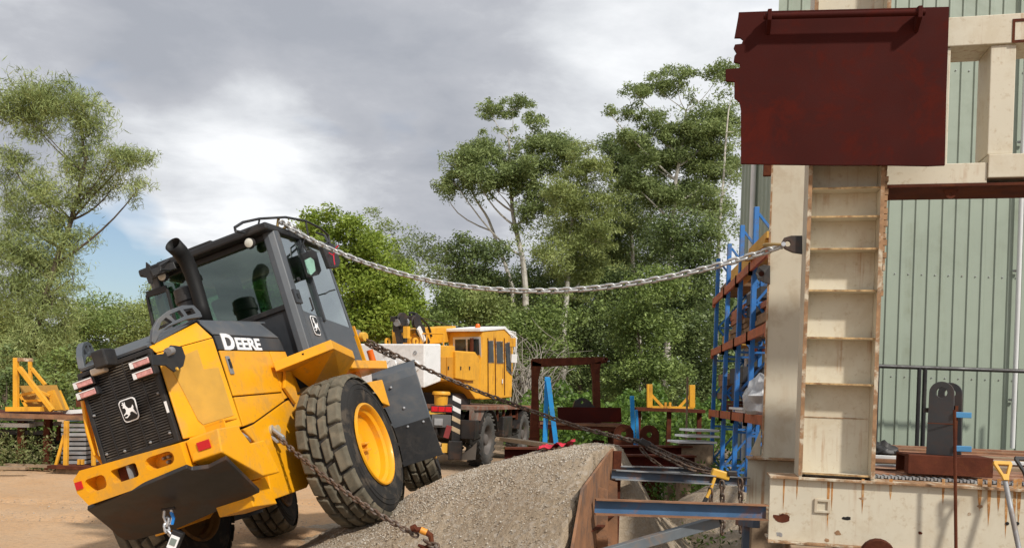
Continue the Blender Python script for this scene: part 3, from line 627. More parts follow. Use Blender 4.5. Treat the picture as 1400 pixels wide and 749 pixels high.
# --- bonnet
core = MB()
def sec(x, hw, zt1, hw2, zt2, zb=1.12): return [(x, -hw, zb), (x, -hw, zt1), (x, -hw2, zt2), (x, hw2, zt2), (x, hw, zt1), (x, hw, zb)]
st = [sec(-1.53, .31, 1.79, .27, 1.84), sec(-1.05, .525, 1.85, .43, 2.0), sec(.14, .525, 1.85, .43, 2.03)]
vs_ = [p for s_ in st for p in s_]; fs_ = [(i*6+k, i*6+(k+1) % 6, (i+1)*6+(k+1) % 6, (i+1)*6+k) for i in range(2) for k in range(6)] + [tuple(range(6)), tuple(range(12, 18))]
MB().add(vs_, fs_).build('engine_bay', black, LD)
for s in S2:
    q = lambda x, y, z: (x, s*y, z)
    nrm = Vector((-.22, s*.50, 0)).normalized()*(.018)
    pan = MB().prism([q(-1.545, .325, 1.13), q(-1.065, .536, 1.12), q(-1.09, .536, 1.845), q(-1.545, .325, 1.785)], nrm).build('rear_side_panel', yellow, LD, bevel=.008)
    MB().prism([q(-1.545, .325, 1.79), q(-1.09, .536, 1.85), q(-1.10, .45, 2.0), q(-1.545, .285, 1.85)], nrm*.9).build('rear_top_panel', yellow, LD, bevel=.006)
    a, b = Vector(q(-1.545, .325, 0)), Vector(q(-1.065, .536, 0)); u = (b - a)
    V0 = lambda t, z: a + u*t + Vector((0, 0, z)) + nrm*1.12
    MB().prism([V0(.22, 1.72), V0(.14, 1.66), V0(.30, 1.24), V0(.36, 1.20), V0(.90, 1.22), V0(.90, 1.78), V0(.86, 1.80)], nrm*.25).build('vent_screen', yellow_vent, pan)
    MB().prism([q(-1.05, .53, 1.37), q(-.22, .53, 1.37), q(-.22, .53, 1.745), q(-1.05, .53, 1.745)], (0, s*.02, 0)).build('side_door', yellow, LD, bevel=.008)
    MB().prism([q(-.21, .53, 1.30), q(.16, .53, 1.36), q(.10, .53, 1.745), q(-.21, .53, 1.745)], (0, s*.02, 0)).build('side_panel', yellow, LD, bevel=.006)
    MB().prism([q(-1.05, .53, 1.12), q(-.86, .53, 1.14), q(-.22, .53, 1.29), q(-.22, .53, 1.36), q(-1.05, .53, 1.36)], (0, s*.02, 0)).build('lower_panel', yellow, LD, bevel=.006)
    MB().prism([q(-1.055, .53, 1.752), q(.09, .53, 1.752), q(.055, .53, 1.87), q(-1.055, .53, 1.87)], (0, s*.018, 0)).build('name_band', charcoal, LD, bevel=.004)
    MB().prism([q(-1.06, .535, 1.872), q(.055, .535, 1.872), q(-.03, .44, 2.04), q(-1.075, .44, 2.02)], Vector((0, s*.5, .28)).normalized()*.016).build('bonnet_shoulder', greyhood, LD, bevel=.005)
    # handle cage along the rear edge of the bonnet
    gn = Vector((-.211, -.48, 0)).normalized()
    gp = lambda L: [(lambda p: Vector((p.x, s*abs(p.y), p.z)))(LF.lpp(x_, y_, (-1.305, -.425, 1.9), gn)) for x_, y_ in L]
    MB().holed(gp([(208, 467), (209, 450), (217, 435), (231, 424), (250, 417), (265, 417), (274, 426), (277, 433), (257, 436), (231, 446), (219, 456), (212, 470)]),
        [gp([(217, 451), (221, 440), (227, 434), (236, 440), (226, 447)]), gp([(232, 430), (246, 424), (252, 432), (240, 438)]), gp([(251, 423), (263, 421), (268, 428), (257, 431)])], Vector((.02, -s*.04, 0))).build('bonnet_guard', greyhood, LD, bevel=.004)
    # door latch
    MB().box(q(-.98, .556, 1.62), (.055, .012, .15)).build('latch', zinc, LD, bevel=.003)
    MB().box(q(-.98, .563, 1.62), (.03, .012, .05)).box(q(-.98, .563, 1.66), (.03, .008, .02)).build('latch_slot', blackprint, LD)
    # lamp plate sticking out behind the corner
    P = [LF.lp(a_, b_, 1, -.50) for a_, b_ in ((205, 486), (222, 484), (232, 472), (247, 474), (252, 488), (249, 501), (237, 509), (225, 500), (207, 500))]
    P = [Vector((p.x, s*abs(p.y), p.z)) for p in P]; 
    if s < 0:
        MB().prism(P, (0, -.012, 0)).build('lamp_bracket', black, LD, bevel=.003)
        c = LF.lp(232, 480, 1, -.525); MB().lathe([(.001, -.03), (.03, -.03), (.03, .03), (.001, .03)], c, (1, 0, .2), 12).build('bracket_lamp', zinc, LD, smooth=True)
        c = LF.lp(242, 504, 1, -.516); MB().lathe([(.001, .006), (.012, .006), (.012, -.004)], c, (0, -1, 0), 10).build('bracket_bolt', yelhandle, LD)
# bonnet top
MB().add([(-1.56, -.29, 1.845), (-1.56, .29, 1.845), (-1.1, .44, 2.01), (.13, .43, 2.055), (.13, -.43, 2.055), (-1.1, -.44, 2.01)], [(0, 1, 2, 5), (5, 2, 3, 4)]).build('bonnet_top', greyhood, LD, fix=False)
bpy.data.objects['bonnet_top'].modifiers.new('s', 'SOLIDIFY').thickness = .02
# --- lettering
v, f = text_mesh('D', .235, .010); mb = MB(); o = Vector((-.975, -.5495, 1.757)); ex, ey = Vector((1, 0, 0)), Vector((0, 0, 1))
put2d(mb, v, f, o, ex, ey, 1.06, .76)
v, f = text_mesh('EERE', .19, .006); put2d(mb, v, f, o + ex*.205, ex, ey, 1.06, .74); mb.build('lettering', whiteedge, LD, label='white DEERE lettering on the dark band')
# --- radiator grille
grl = MB().prism([(-1.56, -.32, 1.12), (-1.56, .32, 1.12), (-1.55, .305, 1.83), (-1.55, -.305, 1.83)], (.02, 0, 0)).build('grille', blackprint, LD)
fr_ = MB()
for a, b in (((-1.575, -.31, 1.12), (-1.565, -.30, 1.83)), ((-1.575, .31, 1.12), (-1.565, .30, 1.83)), ((-1.575, -.32, 1.135), (-1.575, .32, 1.135)), ((-1.567, -.31, 1.815), (-1.567, .31, 1.815))): fr_.beam(a, b, .035, .035, (1, 0, 0))
fr_.build('grille_frame', black, grl, bevel=.005)
sl = MB()
for k in range(33): z = 1.16 + k*.0195; sl.beam((-1.578, -.285, z), (-1.578, .285, z), .008, .005, (1, 0, 0))
sl.build('grille_slats', mat('grille_slat', (.045, .042, .04), .5, var=.4, vscale=12, dirt=(.2, .17, .13), dirt_amt=.5), grl, kind='stuff')
for y in (-.18, -.065, .065, .18): MB().beam((-1.584, y, 1.15), (-1.578, y, 1.80), .010, .007, (1, 0, 0)).build('grille_bar', black, grl)
for y, z in ((-.27, 1.2), (.27, 1.2), (-.275, 1.5), (.275, 1.5), (-.1, 1.18), (.12, 1.18)): MB().lathe([(.001, .012), (.008, .010), (.011, 0)], (-1.584, y, z), (-1, 0, 0), 8).build('bolt', zinc, grl, smooth=True)
emblem(grl, LF.lp(177, 560, 0, -1.59), (0, -1, 0), (0, 0, 1), .145, .17)
for y0, lab in ((-.235, 'r'), (.25, 'l')):
    for z in (1.745, 1.665):
        MB().box((-1.60, y0, z), (.05, .185, .062)).build('light_housing', black, LD, bevel=.006)
        tl_ = MB().box((-1.628, y0-.012, z), (.014, .13, .046)).build('tail_light', lensw, LD, bevel=.006)
        MB().box((-1.628, y0+.068, z), (.014, .028, .046)).box((-1.637, y0-.012, z+.019), (.004, .13, .008)).build('lens_edge', white, tl_)
MB().box((-1.63, .02, 1.86), (.14, .11, .13)).build('camera_box', black, LD, bevel=.012)
MB().box((-1.62, .10, 1.795), (.06, .12, .05)).build('work_lamp', mat('dusty_lamp', (.55, .47, .38), .4, var=.2), LD, bevel=.012)
MB().box(LF.lp(228, 556, 0, -1.587), (.006, .02, .085)).build('sticker', whiteedge, LD)
# --- counterweight bumper
def yz(pts, x): return [(x, a, b) for a, b in pts]
def rr(cy_, cz_, w_, h, r=.03): return [(a + cy_, b + cz_) for a, b in rrect(w_, h, r, 3)]
bump = MB().holed(yz([(-.46, .91), (-.46, 1.09), (.36, 1.13), (.43, 1.08), (.43, .98), (.37, .875), (.0, .88)], -1.80),
    [yz(rr(-.27, 1.015, .23, .095, .045), -1.80), yz(rr(.02, 1.01, .21, .10, .02), -1.80), yz(rr(.265, 1.005, .17, .10, .035), -1.80)], (.12, 0, 0)).build('rear_bumper', yellow, LD, bevel=.008)
MB().prism(yz([(-.46, .90), (-.46, 1.10), (.36, 1.125), (.44, 1.08), (.44, .98), (.37, .87)], -1.685), (.45, 0, 0)).build('counterweight', yellow, LD, bevel=.01)
MB().box((-1.70, .02, 1.01), (.05, .20, .09)).build('tow_recess', rust, bump)
MB().box((-1.735, .0, 1.01), (.09, .022, .095)).build('tow_pin_plate', zinc, bump)
for y, z in ((-.245, 1.03), (-.285, 1.03), (-.27, .995), (.235, 1.015)): MB().lathe([(.001, .03), (.010, .03), (.014, .02), (.014, 0)], (-1.69, y, z), (-1, 0, 0), 8).build('bolt', zinc, bump, smooth=True)
MB().box((-1.804, .395, 1.03), (.008, .055, .055)).build('reflector', redlens, bump, label='red reflector on the bumper end')
for s in (-1,):
    q = lambda x, y, z: (x, s*y, z)
    wing = MB().prism([q(-1.75, .475, .93), q(-1.75, .475, 1.095), q(-1.72, .72, 1.105), q(-1.73, .72, .938)], (.30, 0, 0)).build('bumper_wing', yellow, LD, bevel=.008)
    MB().prism([q(-1.72, .722, 1.108), q(-1.45, .722, 1.11), q(-1.34, .722, .96), q(-1.12, .722, .965), q(-1.03, .722, .69), q(-1.30, .722, .70), q(-1.76, .722, .938)], (0, -s*.24, 0)).build('wing_side', yellow, LD, bevel=.01)
    MB().prism([q(-1.30, .56, .69), q(-1.28, .56, .50), q(-.92, .56, .46), q(-.98, .56, .69)], (0, -s*.3, 0)).build('lower_block', yellow, LD, bevel=.008)
    MB().box(q(-1.752, .60, 1.025), (.008, .10, .062)).build('reflector', redlens, wing, bevel=.002, label='red reflector on the bumper wing')
    MB().box(q(-1.44, .60, 1.17), (.2, .16, .016)).box(q(-1.53, .60, 1.13), (.016, .16, .09)).build('step_bracket', yellow, LD, bevel=.003)
# departure slab under the counterweight
n = Vector((.65, 0, -.37)).cross(Vector((0, 1, 0))).normalized()
SP = [LF.lpp(a_, b_, (-1.8, 0, .87), n) for a_, b_ in ((119, 697), (150, 722), (160, 732), (170, 738), (185, 738), (241, 723), (355, 673), (309, 628), (285, 640), (262, 643), (255, 640))]
n2 = n if n.z > 0 else -n
slab = MB().prism(SP, n2*.035).build('belly_slab', blacksteel, LD, bevel=.006)
# --- chassis
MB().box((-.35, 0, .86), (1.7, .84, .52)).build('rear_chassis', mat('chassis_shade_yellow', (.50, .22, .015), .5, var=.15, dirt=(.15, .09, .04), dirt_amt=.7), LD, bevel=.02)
for s in S2:
    q = lambda x, y, z: (x, s*y, z)
    MB().prism([q(-1.06, .545, 1.10), q(-.86, .545, 1.125), q(-.22, .545, 1.275), q(.18, .545, 1.345), q(.28, .545, .75), q(-.3, .545, .50), q(-.95, .545, .50), q(-.85, .545, .9)], (0, -s*.12, 0)).build('chassis_plate', yellow, LD, bevel=.008)
    MB().tube([q(-1.28, .60, 1.10), q(-1.20, .63, 1.02), q(-1.12, .60, .99)], .012, 8).build('hose', zinc, LD, smooth=True)
    MB().prism([q(-.22, .56, 1.40), q(-.05, .56, 1.62), q(.02, .56, 1.62), q(-.02, .56, 1.30), q(-.10, .56, 1.24)], (0, s*.03, 0)).build('fender_bracket', yellow, LD, bevel=.005)
# --- wheels
def tyre(cx_, cy_, s, name='tyre', R0=.685, W=.42, lab=None):
    mb = MB(); o = Vector((cx_, cy_, R0)); hw = W/2
    prof = [(.35, -hw+.05), (.36, -hw+.015), (.40, -hw), (.50, -hw-.012), (.56, -hw-.008), (.60, -hw+.01), (R0-.055, -hw+.035), (R0-.045, -hw*.5), (R0-.04, 0), (R0-.045, hw*.5), (R0-.055, hw-.035), (.60, hw-.01), (.56, hw+.008), (.50, hw+.012), (.40, hw), (.36, hw-.015), (.35, hw-.05)]
    mb.lathe(prof, o, (0, 1, 0), 56)
    for rr_ in (.515, .56):                      # ribs moulded in the side wall
        for sd in (-1, 1):
            mb.lathe([(rr_-.006, sd*(hw+.007)), (rr_, sd*(hw+.016)), (rr_+.006, sd*(hw+.006))], o, (0, 1, 0), 56)
    t = mb.build(name, rubber, LD, smooth=True, label=lab)
    tb = MB(); nb = 20
    a0 = rnd.random()
    def P(th, yy, r): return o + Vector((math.cos(th)*r, yy, math.sin(th)*r))
    for k in range(nb):
        for row in range(4):
            d = 2*math.pi/nb; th = (k + a0 + (.5 if row in (1, 2) else .0) + (.12 if row < 2 else -.12))*d
            y0, y1 = [(-hw-.005, -hw*.47), (-hw*.43, -.005), (.005, hw*.43), (hw*.47, hw+.005)][row]
            sk = .035*d*(1 if row < 2 else -1); g = .425*d
            base, top = [], []
            for (yy, sg) in ((y0, -1), (y1, 1)):
                for e_ in (-1, 1):
                    out_ = (row == 0 and sg < 0) or (row == 3 and sg > 0)
                    rb = R0-.06; rt = (R0-.018) if out_ else (R0 - .002)
                    tt = th + e_*g + sk*sg*2
                    base.append(P(th + e_*g*1.06 + sk*sg*2, yy + (.0), rb))
                    iy = yy + (-sg)*(.012 if not out_ else .02)
                    top.append(P(th + e_*g*.93 + sk*sg*2, iy, rt))
            if row in (0, 3):                    # shoulder lug runs down the side wall
                sg = -1 if row == 0 else 1; i0 = 0 if row == 0 else 2
                low = [P(th + e_*g*.55 + sk*sg*2, sg*(hw+.004), .628) for e_ in (-1, 1)]
                b = base + top + low
                if row == 0: fs = [(4,5,7,6), (2,3,7,6), (0,2,6,4), (1,3,7,5), (8,9,5,4), (8,4,0), (9,1,5)]
                else: fs = [(4,5,7,6), (0,1,5,4), (0,2,6,4), (1,3,7,5), (8,9,7,6), (8,6,2), (9,3,7)]
                tb.add(b, fs)
            else:
                tb.add(base + top, [(4,5,7,6), (0,1,5,4), (2,3,7,6), (0,2,6,4), (1,3,7,5)])
    tb.build('tread', treadmat, t, bevel=.010, fix=True)
    rp = [(.385, .0), (.38, -.016), (.365, -.02), (.352, -.008), (.345, .03), (.32, .05), (.315, .10), (.27, .135), (.14, .14), (.13, .12), (.11, .115), (.001, .115)]
    rm_ = MB().lathe([(a, (hw + .004 - b)*1.0) for a, b in rp], o, (0, s, 0), 48).build('rim', yellow, t, smooth=True)
    rm2 = MB().lathe([(a, (hw + .004 - b)*1.0) for a, b in rp[:9]], o, (0, -s, 0), 32).build('rim', mat('shadowed_inner_rim', (.16, .075, .015), .7, var=.3, dirt=(.05, .04, .03), dirt_amt=.7), t, smooth=True)  # inner side coloured dark for the shadow it lies in, dirt on top
    c = o + Vector((.0, s*(hw-.09), .0))
    MB().box(c + Vector((0, 0, -.03)), (.11, .06, .02)).box(c + Vector((0, 0, .03)), (.11, .06, .02)).box(c + Vector((.04, -s*.01, 0)), (.02, .04, .06)).build('hub_bracket', yellow, t, bevel=.004)
    return t
tyre(0, -.93, -1, lab='muddy rear tyre nearest the camera'); tyre(0, .93, 1); ART = True; tyre(2.5, -.93, -1); tyre(2.5, .93, 1); ART = False
for x in (0, 2.5):
  ART = x > 1; MB().tube([(x, -.72, .685), (x, -.35, .685), (x, 0, .685), (x, .35, .685), (x, .9, .685)], [.12, .15, .22, .15, .12], 14).build('axle', blacksteel, LD, smooth=True); ART = False
ART = True
# --- front frame, fender, mud flap, arms
MB().box((2.3, 0, .95), (1.3, .75, .55)).box((1.35, 0, .8), (.8, .35, .35)).build('front_chassis', yellow, LD, bevel=.02)
for s in S2:
    q = lambda x, y, z: (x, s*y, z)
    fp = [(1.74, .74), (1.745, 1.05), (1.76, 1.30), (1.80, 1.385), (1.95, 1.47), (2.4, 1.52), (2.4, 1.50), (1.98, 1.445), (1.83, 1.36), (1.79, 1.28), (1.775, 1.05), (1.77, .74)]
    MB().prism([q(x-.22, .78, z) for x, z in fp], (0, s*.50, 0)).build('front_fender', greyhood, LD, bevel=.01)
    MB().prism([q(1.505, .77, .36), q(1.505, 1.29, .36), q(1.505, 1.27, .80), q(1.505, .77, .80)], (.014, 0, 0)).build('mud_flap', black, LD, bevel=.004)
    for y, z in ((.76, .77), (.93, .77), (1.11, .77), (.88, 1.24), (.95, .98)):
        MB().lathe([(.001, .016), (.012, .014), (.016, 0)], q(1.508 if z < .8 else 1.522, y+.08, z), (-1, 0, 0), 8).build('bolt', alu, LD, smooth=True)
    MB().prism([q(1.9, .42, 1.35), q(2.25, .42, 1.62), q(3.3, .42, .85), q(3.25, .42, .65), q(2.9, .42, .75), q(2.2, .42, 1.2)], (0, -s*.12, 0)).build('lift_arm', yellow, LD, bevel=.01)
ART = False
for s in S2:
    q = lambda x, y, z: (x, s*y, z)
    MB().prism([q(.80, .95, 1.30), q(1.22, .98, 1.31), q(1.20, .98, 1.02), q(.95, .95, 1.1)], (0, -s*.30, 0)).build('mud_guard', yellow, LD, bevel=.008)
    MB().prism([q(.62, .92, 1.545), q(1.66, .94, 1.53), q(1.62, .94, 1.44), q(.64, .92, 1.46)], (0, -s*.3, 0)).build('step_plate', yellow, LD, bevel=.006)
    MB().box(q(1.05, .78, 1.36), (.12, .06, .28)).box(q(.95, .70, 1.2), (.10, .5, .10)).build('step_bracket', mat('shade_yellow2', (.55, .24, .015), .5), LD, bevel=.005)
    for x in (2.12, 2.30): MB().beam(q(x-.02, .48, 1.5), q(x-.06, .48, 2.10), .045, .03, (1, 0, 0)).build('front_upright', yellow, LD, bevel=.004)
    MB().tube([q(2.50, .5, 1.5), q(2.50, .5, 1.80)], .04, 10).build('front_indicator', orange_lens if s < 0 else black, LD, smooth=True)
# fender deck beside the cab
A, B, C_ = LF.lp(373, 495, 1, -.60), LF.lp(452, 464, 1, -1.08), LF.lp(482, 479, 1, -1.0)
for s in S2:
    q = lambda p: Vector((p.x, p.y if s < 0 else -p.y, p.z))
    a, b, c = q(A), q(B), q(C_); d, e_ = Vector((c.x+.02, s*.66, c.z-.01)), Vector((a.x+.35, s*.56, a.z))
    MB().prism([a, b, c, d, e_], (0, 0, -.085)).build('fender_deck', yellow, LD, bevel=.006)
    MB().add([b + Vector((.02, 0, -.087)), c + Vector((0, 0, -.087)), d + Vector((0, 0, -.087)), e_ + Vector((0, 0, -.087)), Vector((.25, s*.62, 1.36)), Vector((.66, s*.75, 1.36))], [(0,1,2,3), (0,1,5,4), (3,2,5,4), (0,4,3), (1,2,5)]).build('deck_gusset', yellow, LD)
    MB().lathe([(.001, .006), (.008, .006), (.008, -.01)], (a + b)/2 + Vector((0, s*.001, -.03)), (0, s, 0), 8).build('bolt', blackprint, LD)
# --- cab
cabp = []
RX, FX, HW, ZT, ZW = .33, 1.66, .68, 2.90, 2.02
MB().prism([(RX, -HW, 1.40), (FX+.05, -HW+.02, 1.45), (FX+.05, -HW+.02, 1.55), (1.62, -HW, 1.99), (.5, -HW, 2.12), (RX, -HW, 2.20)], (0, .04, 0)).build('cab_side_panel', greyhood, LD, bevel=.008)
MB().prism([(RX, HW, 1.40), (FX+.05, HW-.02, 1.45), (FX+.05, HW-.02, 1.55), (1.62, HW, 1.99), (.5, HW, 2.12), (RX, HW, 2.20)], (0, -.04, 0)).build('cab_side_panel', greyhood, LD, bevel=.008)
MB().prism([(RX, -HW+.02, 1.40), (RX, HW-.02, 1.40), (RX, HW-.02, 2.17), (RX, -HW+.02, 2.17)], (.035, 0, 0)).build('cab_rear_panel', charcoal, LD, bevel=.006)
MB().prism([(FX, -HW+.06, 1.45), (FX, HW-.06, 1.45), (FX+.02, HW-.06, 1.9), (FX+.02, -HW+.06, 1.9)], (.035, 0, 0)).build('cab_front_panel', charcoal, LD, bevel=.006)
MB().box(((RX+FX)/2, 0, 1.5), (FX-RX-.02, 1.24, .06)).build('cab_floor', black, LD)
for s in S2:
    q = lambda x, y, z: (x, s*y, z)
    pl = MB().prism([q(RX-.05, HW-.10, 1.42), q(RX-.05, HW-.04, 1.42), q(RX-.02, HW+.015, 1.42), q(RX+.06, HW+.02, 1.42), q(RX+.12, HW+.005, 1.42), q(RX+.12, HW-.06, 1.42)], (.03, 0, ZT-1.40)).build('rear_pillar', greyhood, LD, bevel=.012)
    MB().box(q(RX+.06, HW+.014, 2.25), (.13, .04, .14), Matrix.Rotation(0, 3, 'Y')).build('pillar_cover', charcoal, LD, bevel=.006)
    MB().box(q(RX+.06, HW+.034, 2.25), (.05, .012, .05)).build('pillar_latch', blackprint, LD)
    MB().beam(q(.90, HW, 2.03), q(.93, HW-.01, ZT), .05, .035, (1, 0, 0)).build('door_pillar', charcoal, LD, bevel=.005)
    MB().beam(q(FX-.02, HW-.02, 1.9), q(FX-.03, HW-.05, ZT), .04, .05, (1, 0, 0)).build('front_pillar', greyhood, LD, bevel=.005)
    MB().prism([q(.46, HW-.012, 2.12), q(.88, HW-.012, 2.07), q(.90, HW-.02, 2.88), q(.46, HW-.02, 2.88)], (0, -s*.006, 0)).build('door_glass', glass_side, LD)
    MB().prism([q(.94, HW-.012, 2.06), q(1.60, HW-.012, 1.985), q(1.58, HW-.03, 2.88), q(.95, HW-.02, 2.88)], (0, -s*.006, 0)).build('side_glass', glass_side, LD)
    MB().tube([q(.62, HW+.02, 2.12), q(.62, HW+.045, 2.13), q(.62, HW+.045, 2.25)], .010, 6).build('door_handle', black, LD, smooth=True)
    MB().lathe([(.001, .02), (.02, .018), (.024, 0)], q(.60, HW-.005, 2.45), (0, s, 0), 10).build('window_catch', black, LD, smooth=True)
MB().prism([(RX-.005, -.575, 2.19), (RX-.005, .575, 2.19), (RX+.02, .575, 2.88), (RX+.02, -.575, 2.88)], (.006, 0, 0)).build('rear_glass', glass, LD)
MB().prism([(FX+.02, -.60, 1.9), (FX+.02, .60, 1.9), (FX-.02, .58, 2.88), (FX-.02, -.58, 2.88)], (.006, 0, 0)).build('windscreen', glass, LD)
MB().beam((RX, -.62, 2.18), (RX, .62, 2.18), .05, .05, (1, 0, 0)).beam((RX+.02, -.62, 2.87), (RX+.02, .62, 2.87), .05, .07, (1, 0, 0)).build('rear_window_frame', black, LD, bevel=.005)
roof = MB().prism([(.20, -.70, 2.90), (.20, .70, 2.90), (1.75, .70, 2.90), (1.86, .5, 2.90), (1.86, -.5, 2.90), (1.75, -.70, 2.90)], (0, 0, .075)).build('roof', black, LD, bevel=.02)
MB().prism([(.34, -.58, 2.977), (.34, .58, 2.977), (1.62, .58, 2.977), (1.62, -.58, 2.977)], (0, 0, .05)).build('roof_top', black, roof, bevel=.02)
MB().box((.36, .05, 2.99), (.25, .3, .03)).build('roof_hatch', black, roof, bevel=.006)
for s in S2:
    rl = [LF.lp(a_, b_, 1, -.60) for a_, b_ in ((334, 318), (322, 316), (321, 311), (332, 304), (355, 299), (390, 297), (418, 302), (438, 312), (449, 322), (451, 333))]
    rl = [Vector((p.x, s*.60, p.z)) for p in rl]
    if s > 0: rl = [Vector((p.x+.25, s*.35, min(p.z, 3.045))) for p in rl]
    MB().tube(rl, .013, 8).build('roof_rail', black, roof, smooth=True)
    for i in (4, 6): MB().tube([rl[i], (rl[i].x-.05, s*.58, 2.97)], .010, 6).build('rail_post', black, roof, smooth=True)
    MB().lathe([(.001, .0), (.045, .0), (.055, .03), (.03, .07), (.001, .075)], (.21, s*.475, 2.84), (1, 0, 0), 16).build('rear_lamp', black, LD, smooth=True)
    MB().lathe([(.001, .008), (.03, .007), (.043, 0)], (.21, s*.475, 2.84), (-1, 0, 0), 16).build('lamp_lens', lamp, LD, smooth=True)
# mirrors
mp = [LF.lp(a_, b_, 1, -.92) for a_, b_ in ((441, 336), (449, 330), (457, 334), (466, 357), (463, 365), (452, 366))]
MB().prism(mp, (0, .05, 0)).build('side_mirror', black, LD, bevel=.008)
MB().tube([LF.lp(449, 332, 1, -.92), LF.lp(444, 322, 1, -.80), LF.lp(432, 318, 1, -.70)], .012, 6).build('mirror_arm', black, LD, smooth=True)
mq = [LF.lp(a_, b_, 1, -.75) for a_, b_ in ((412, 346), (428, 341), (433, 344), (440, 370), (437, 375), (423, 379))]
mi = MB().prism(mq, (0, .03, 0)).build('side_mirror', black, LD, bevel=.008)
mq2 = [LF.lp(a_, b_, 1, -.752) for a_, b_ in ((416, 356), (424, 352), (429, 356), (431, 370), (425, 376), (421, 374))]
MB().prism(mq2, (0, -.004, 0)).build('mirror_glass', mat('mint_reflection', (.30, .52, .42), .3, var=.2, vscale=8), mi)
MB().tube([LF.lp(420, 345, 1, -.75), LF.lp(414, 333, 1, -.73), LF.lp(416, 327, 1, -.69)], .009, 6).build('mirror_arm', black, LD, smooth=True)
MB().tube([LF.lp(444, 402, 1, -.73), LF.lp(450, 398, 1, -.74), LF.lp(458, 396, 1, -.72)], .008, 6).build('wiper', black, LD, smooth=True)
# left mirror head and rear-left quarter window
mh = [LF.lp(a_, b_, 0, .12) for a_, b_ in ((199, 358), (204, 362), (206, 369), (213, 371), (214, 378), (208, 381), (208, 388), (203, 388), (200, 380), (193, 376), (195, 369), (199, 367))]
MB().prism(mh, (.02, 0, 0)).build('lamp_plate', black, LD, bevel=.004)
MB().beam(LF.lp(208, 374, 0, .13), LF.lp(240, 363, 0, .20), .05, .07).build('lamp_arm', black, LD, bevel=.006)
MB().tube([LF.lp(212, 368, 0, .25), LF.lp(225, 360, 0, .25), LF.lp(245, 356, 0, .28)], .012, 6).build('roof_visor_edge', black, LD, smooth=True)
qw = [LF.lp(a_, b_, 0, .30) for a_, b_ in ((201, 403), (228, 394), (240, 440), (211, 450))]
MB().prism(qw, (.006, 0, 0)).build('quarter_glass', glass, LD)
for i in range(4): MB().beam(qw[i], qw[(i+1) % 4], .03, .025 if i else .06).build('quarter_frame', black, LD, bevel=.004)
# seat and controls
MB().box((.75, -.02, 1.85), (.45, .45, .12)).box((.52, -.02, 2.2), (.12, .44, .62), Matrix.Rotation(-.15, 3, 'Y')).box((.47, -.02, 2.58), (.09, .26, .18)).build('seat', seatmat, LD, bevel=.03)
MB().box((1.4, 0, 1.85), (.2, .4, .5)).tube([(1.3, 0, 2.1), (1.15, 0, 2.25)], .03).build('console', black, LD, bevel=.01)
MB().lathe([(.17, -.012), (.19, 0), (.17, .012), (.155, 0), (.17, -.012)], (1.14, 0, 2.26), (-.5, 0, .85), 24).build('steering_wheel', black, LD, smooth=True)
emblem(LD, LF.lp(431, 445, 1, -.685), (1, 0, -.06), (.06, 0, 1), .155, .20)
# exhaust and air pre-cleaner
ep = [LF.lp(a_, b_, 1, -.10) for a_, b_ in ((282, 440), (276, 420), (268, 392), (262, 374), (255, 357), (246, 344), (236, 334))]
ex_ = MB(); ex_.tube(ep, [.062, .062, .062, .066, .07, .072, .074], 18, caps=False).build('exhaust_pipe', mat('soot_black', (.008, .008, .008), .6, spec=.25), LD, smooth=True)
bpy.data.objects['exhaust_pipe'].modifiers.new('s', 'SOLIDIFY').thickness = .006
c = LF.lp(262, 418, 1, .06)
MB().lathe([(.001, .17), (.10, .17), (.115, .155), (.115, .09), (.125, .085), (.125, .04), (.11, .03), (.11, -.06), (.07, -.07), (.07, -.35)], c, (0, 0, 1), 24).build('pre_cleaner', black, LD, smooth=True)
# grab rails at the left rear corner
for pts in (((119, 503), (112, 518), (118, 560), (131, 622), (142, 634), (150, 633)), ((114, 520), (110, 528), (120, 590), (130, 622)), ((121, 512), (135, 575), (152, 632))):
    MB().tube([LF.lp(a_, b_, 1, .40) for a_, b_ in pts], .016, 8).build('grab_rail', yellow, LD, smooth=True)
# ================================================================== STEEL TEST FRAME ON THE RIGHT (local: x along the beam to the right, y away, z up)
W0 = at(1053, 650, 6.0)
YAW = math.radians(-13)
GF = Frame((W0.x, W0.y, 0), Matrix.Rotation(YAW, 3, 'Z')); GM = GF.mat(); TZ = W0.z
g = lambda px, py, d: GF.lp(px, py, 1, d)                       # pixel on the vertical plane d behind the beam's front edge
def gobj(o): o.matrix_world = GM @ Matrix.Translation(o.location); return o
def gthing(name, label, cat, group=None): return thing(name, None, label, cat, group, M=GM, local=True)
def ibeam(parent, x0, x1, y0, dep, zt, h, tf=.018, tw=.014, names=True):
    MB().box(((x0+x1)/2, y0+dep/2, zt-tf/2), (x1-x0, dep, tf)).build('top_flange', rustedge, parent, bevel=.003)
    MB().box(((x0+x1)/2, y0+dep/2, zt-h+tf/2), (x1-x0, dep, tf)).build('bottom_flange', rustedge, parent, bevel=.003)
    return MB().box(((x0+x1)/2, y0+.045, zt-h/2), (x1-x0-.01, tw, h-2*tf-.002)).build('web', beige, parent)
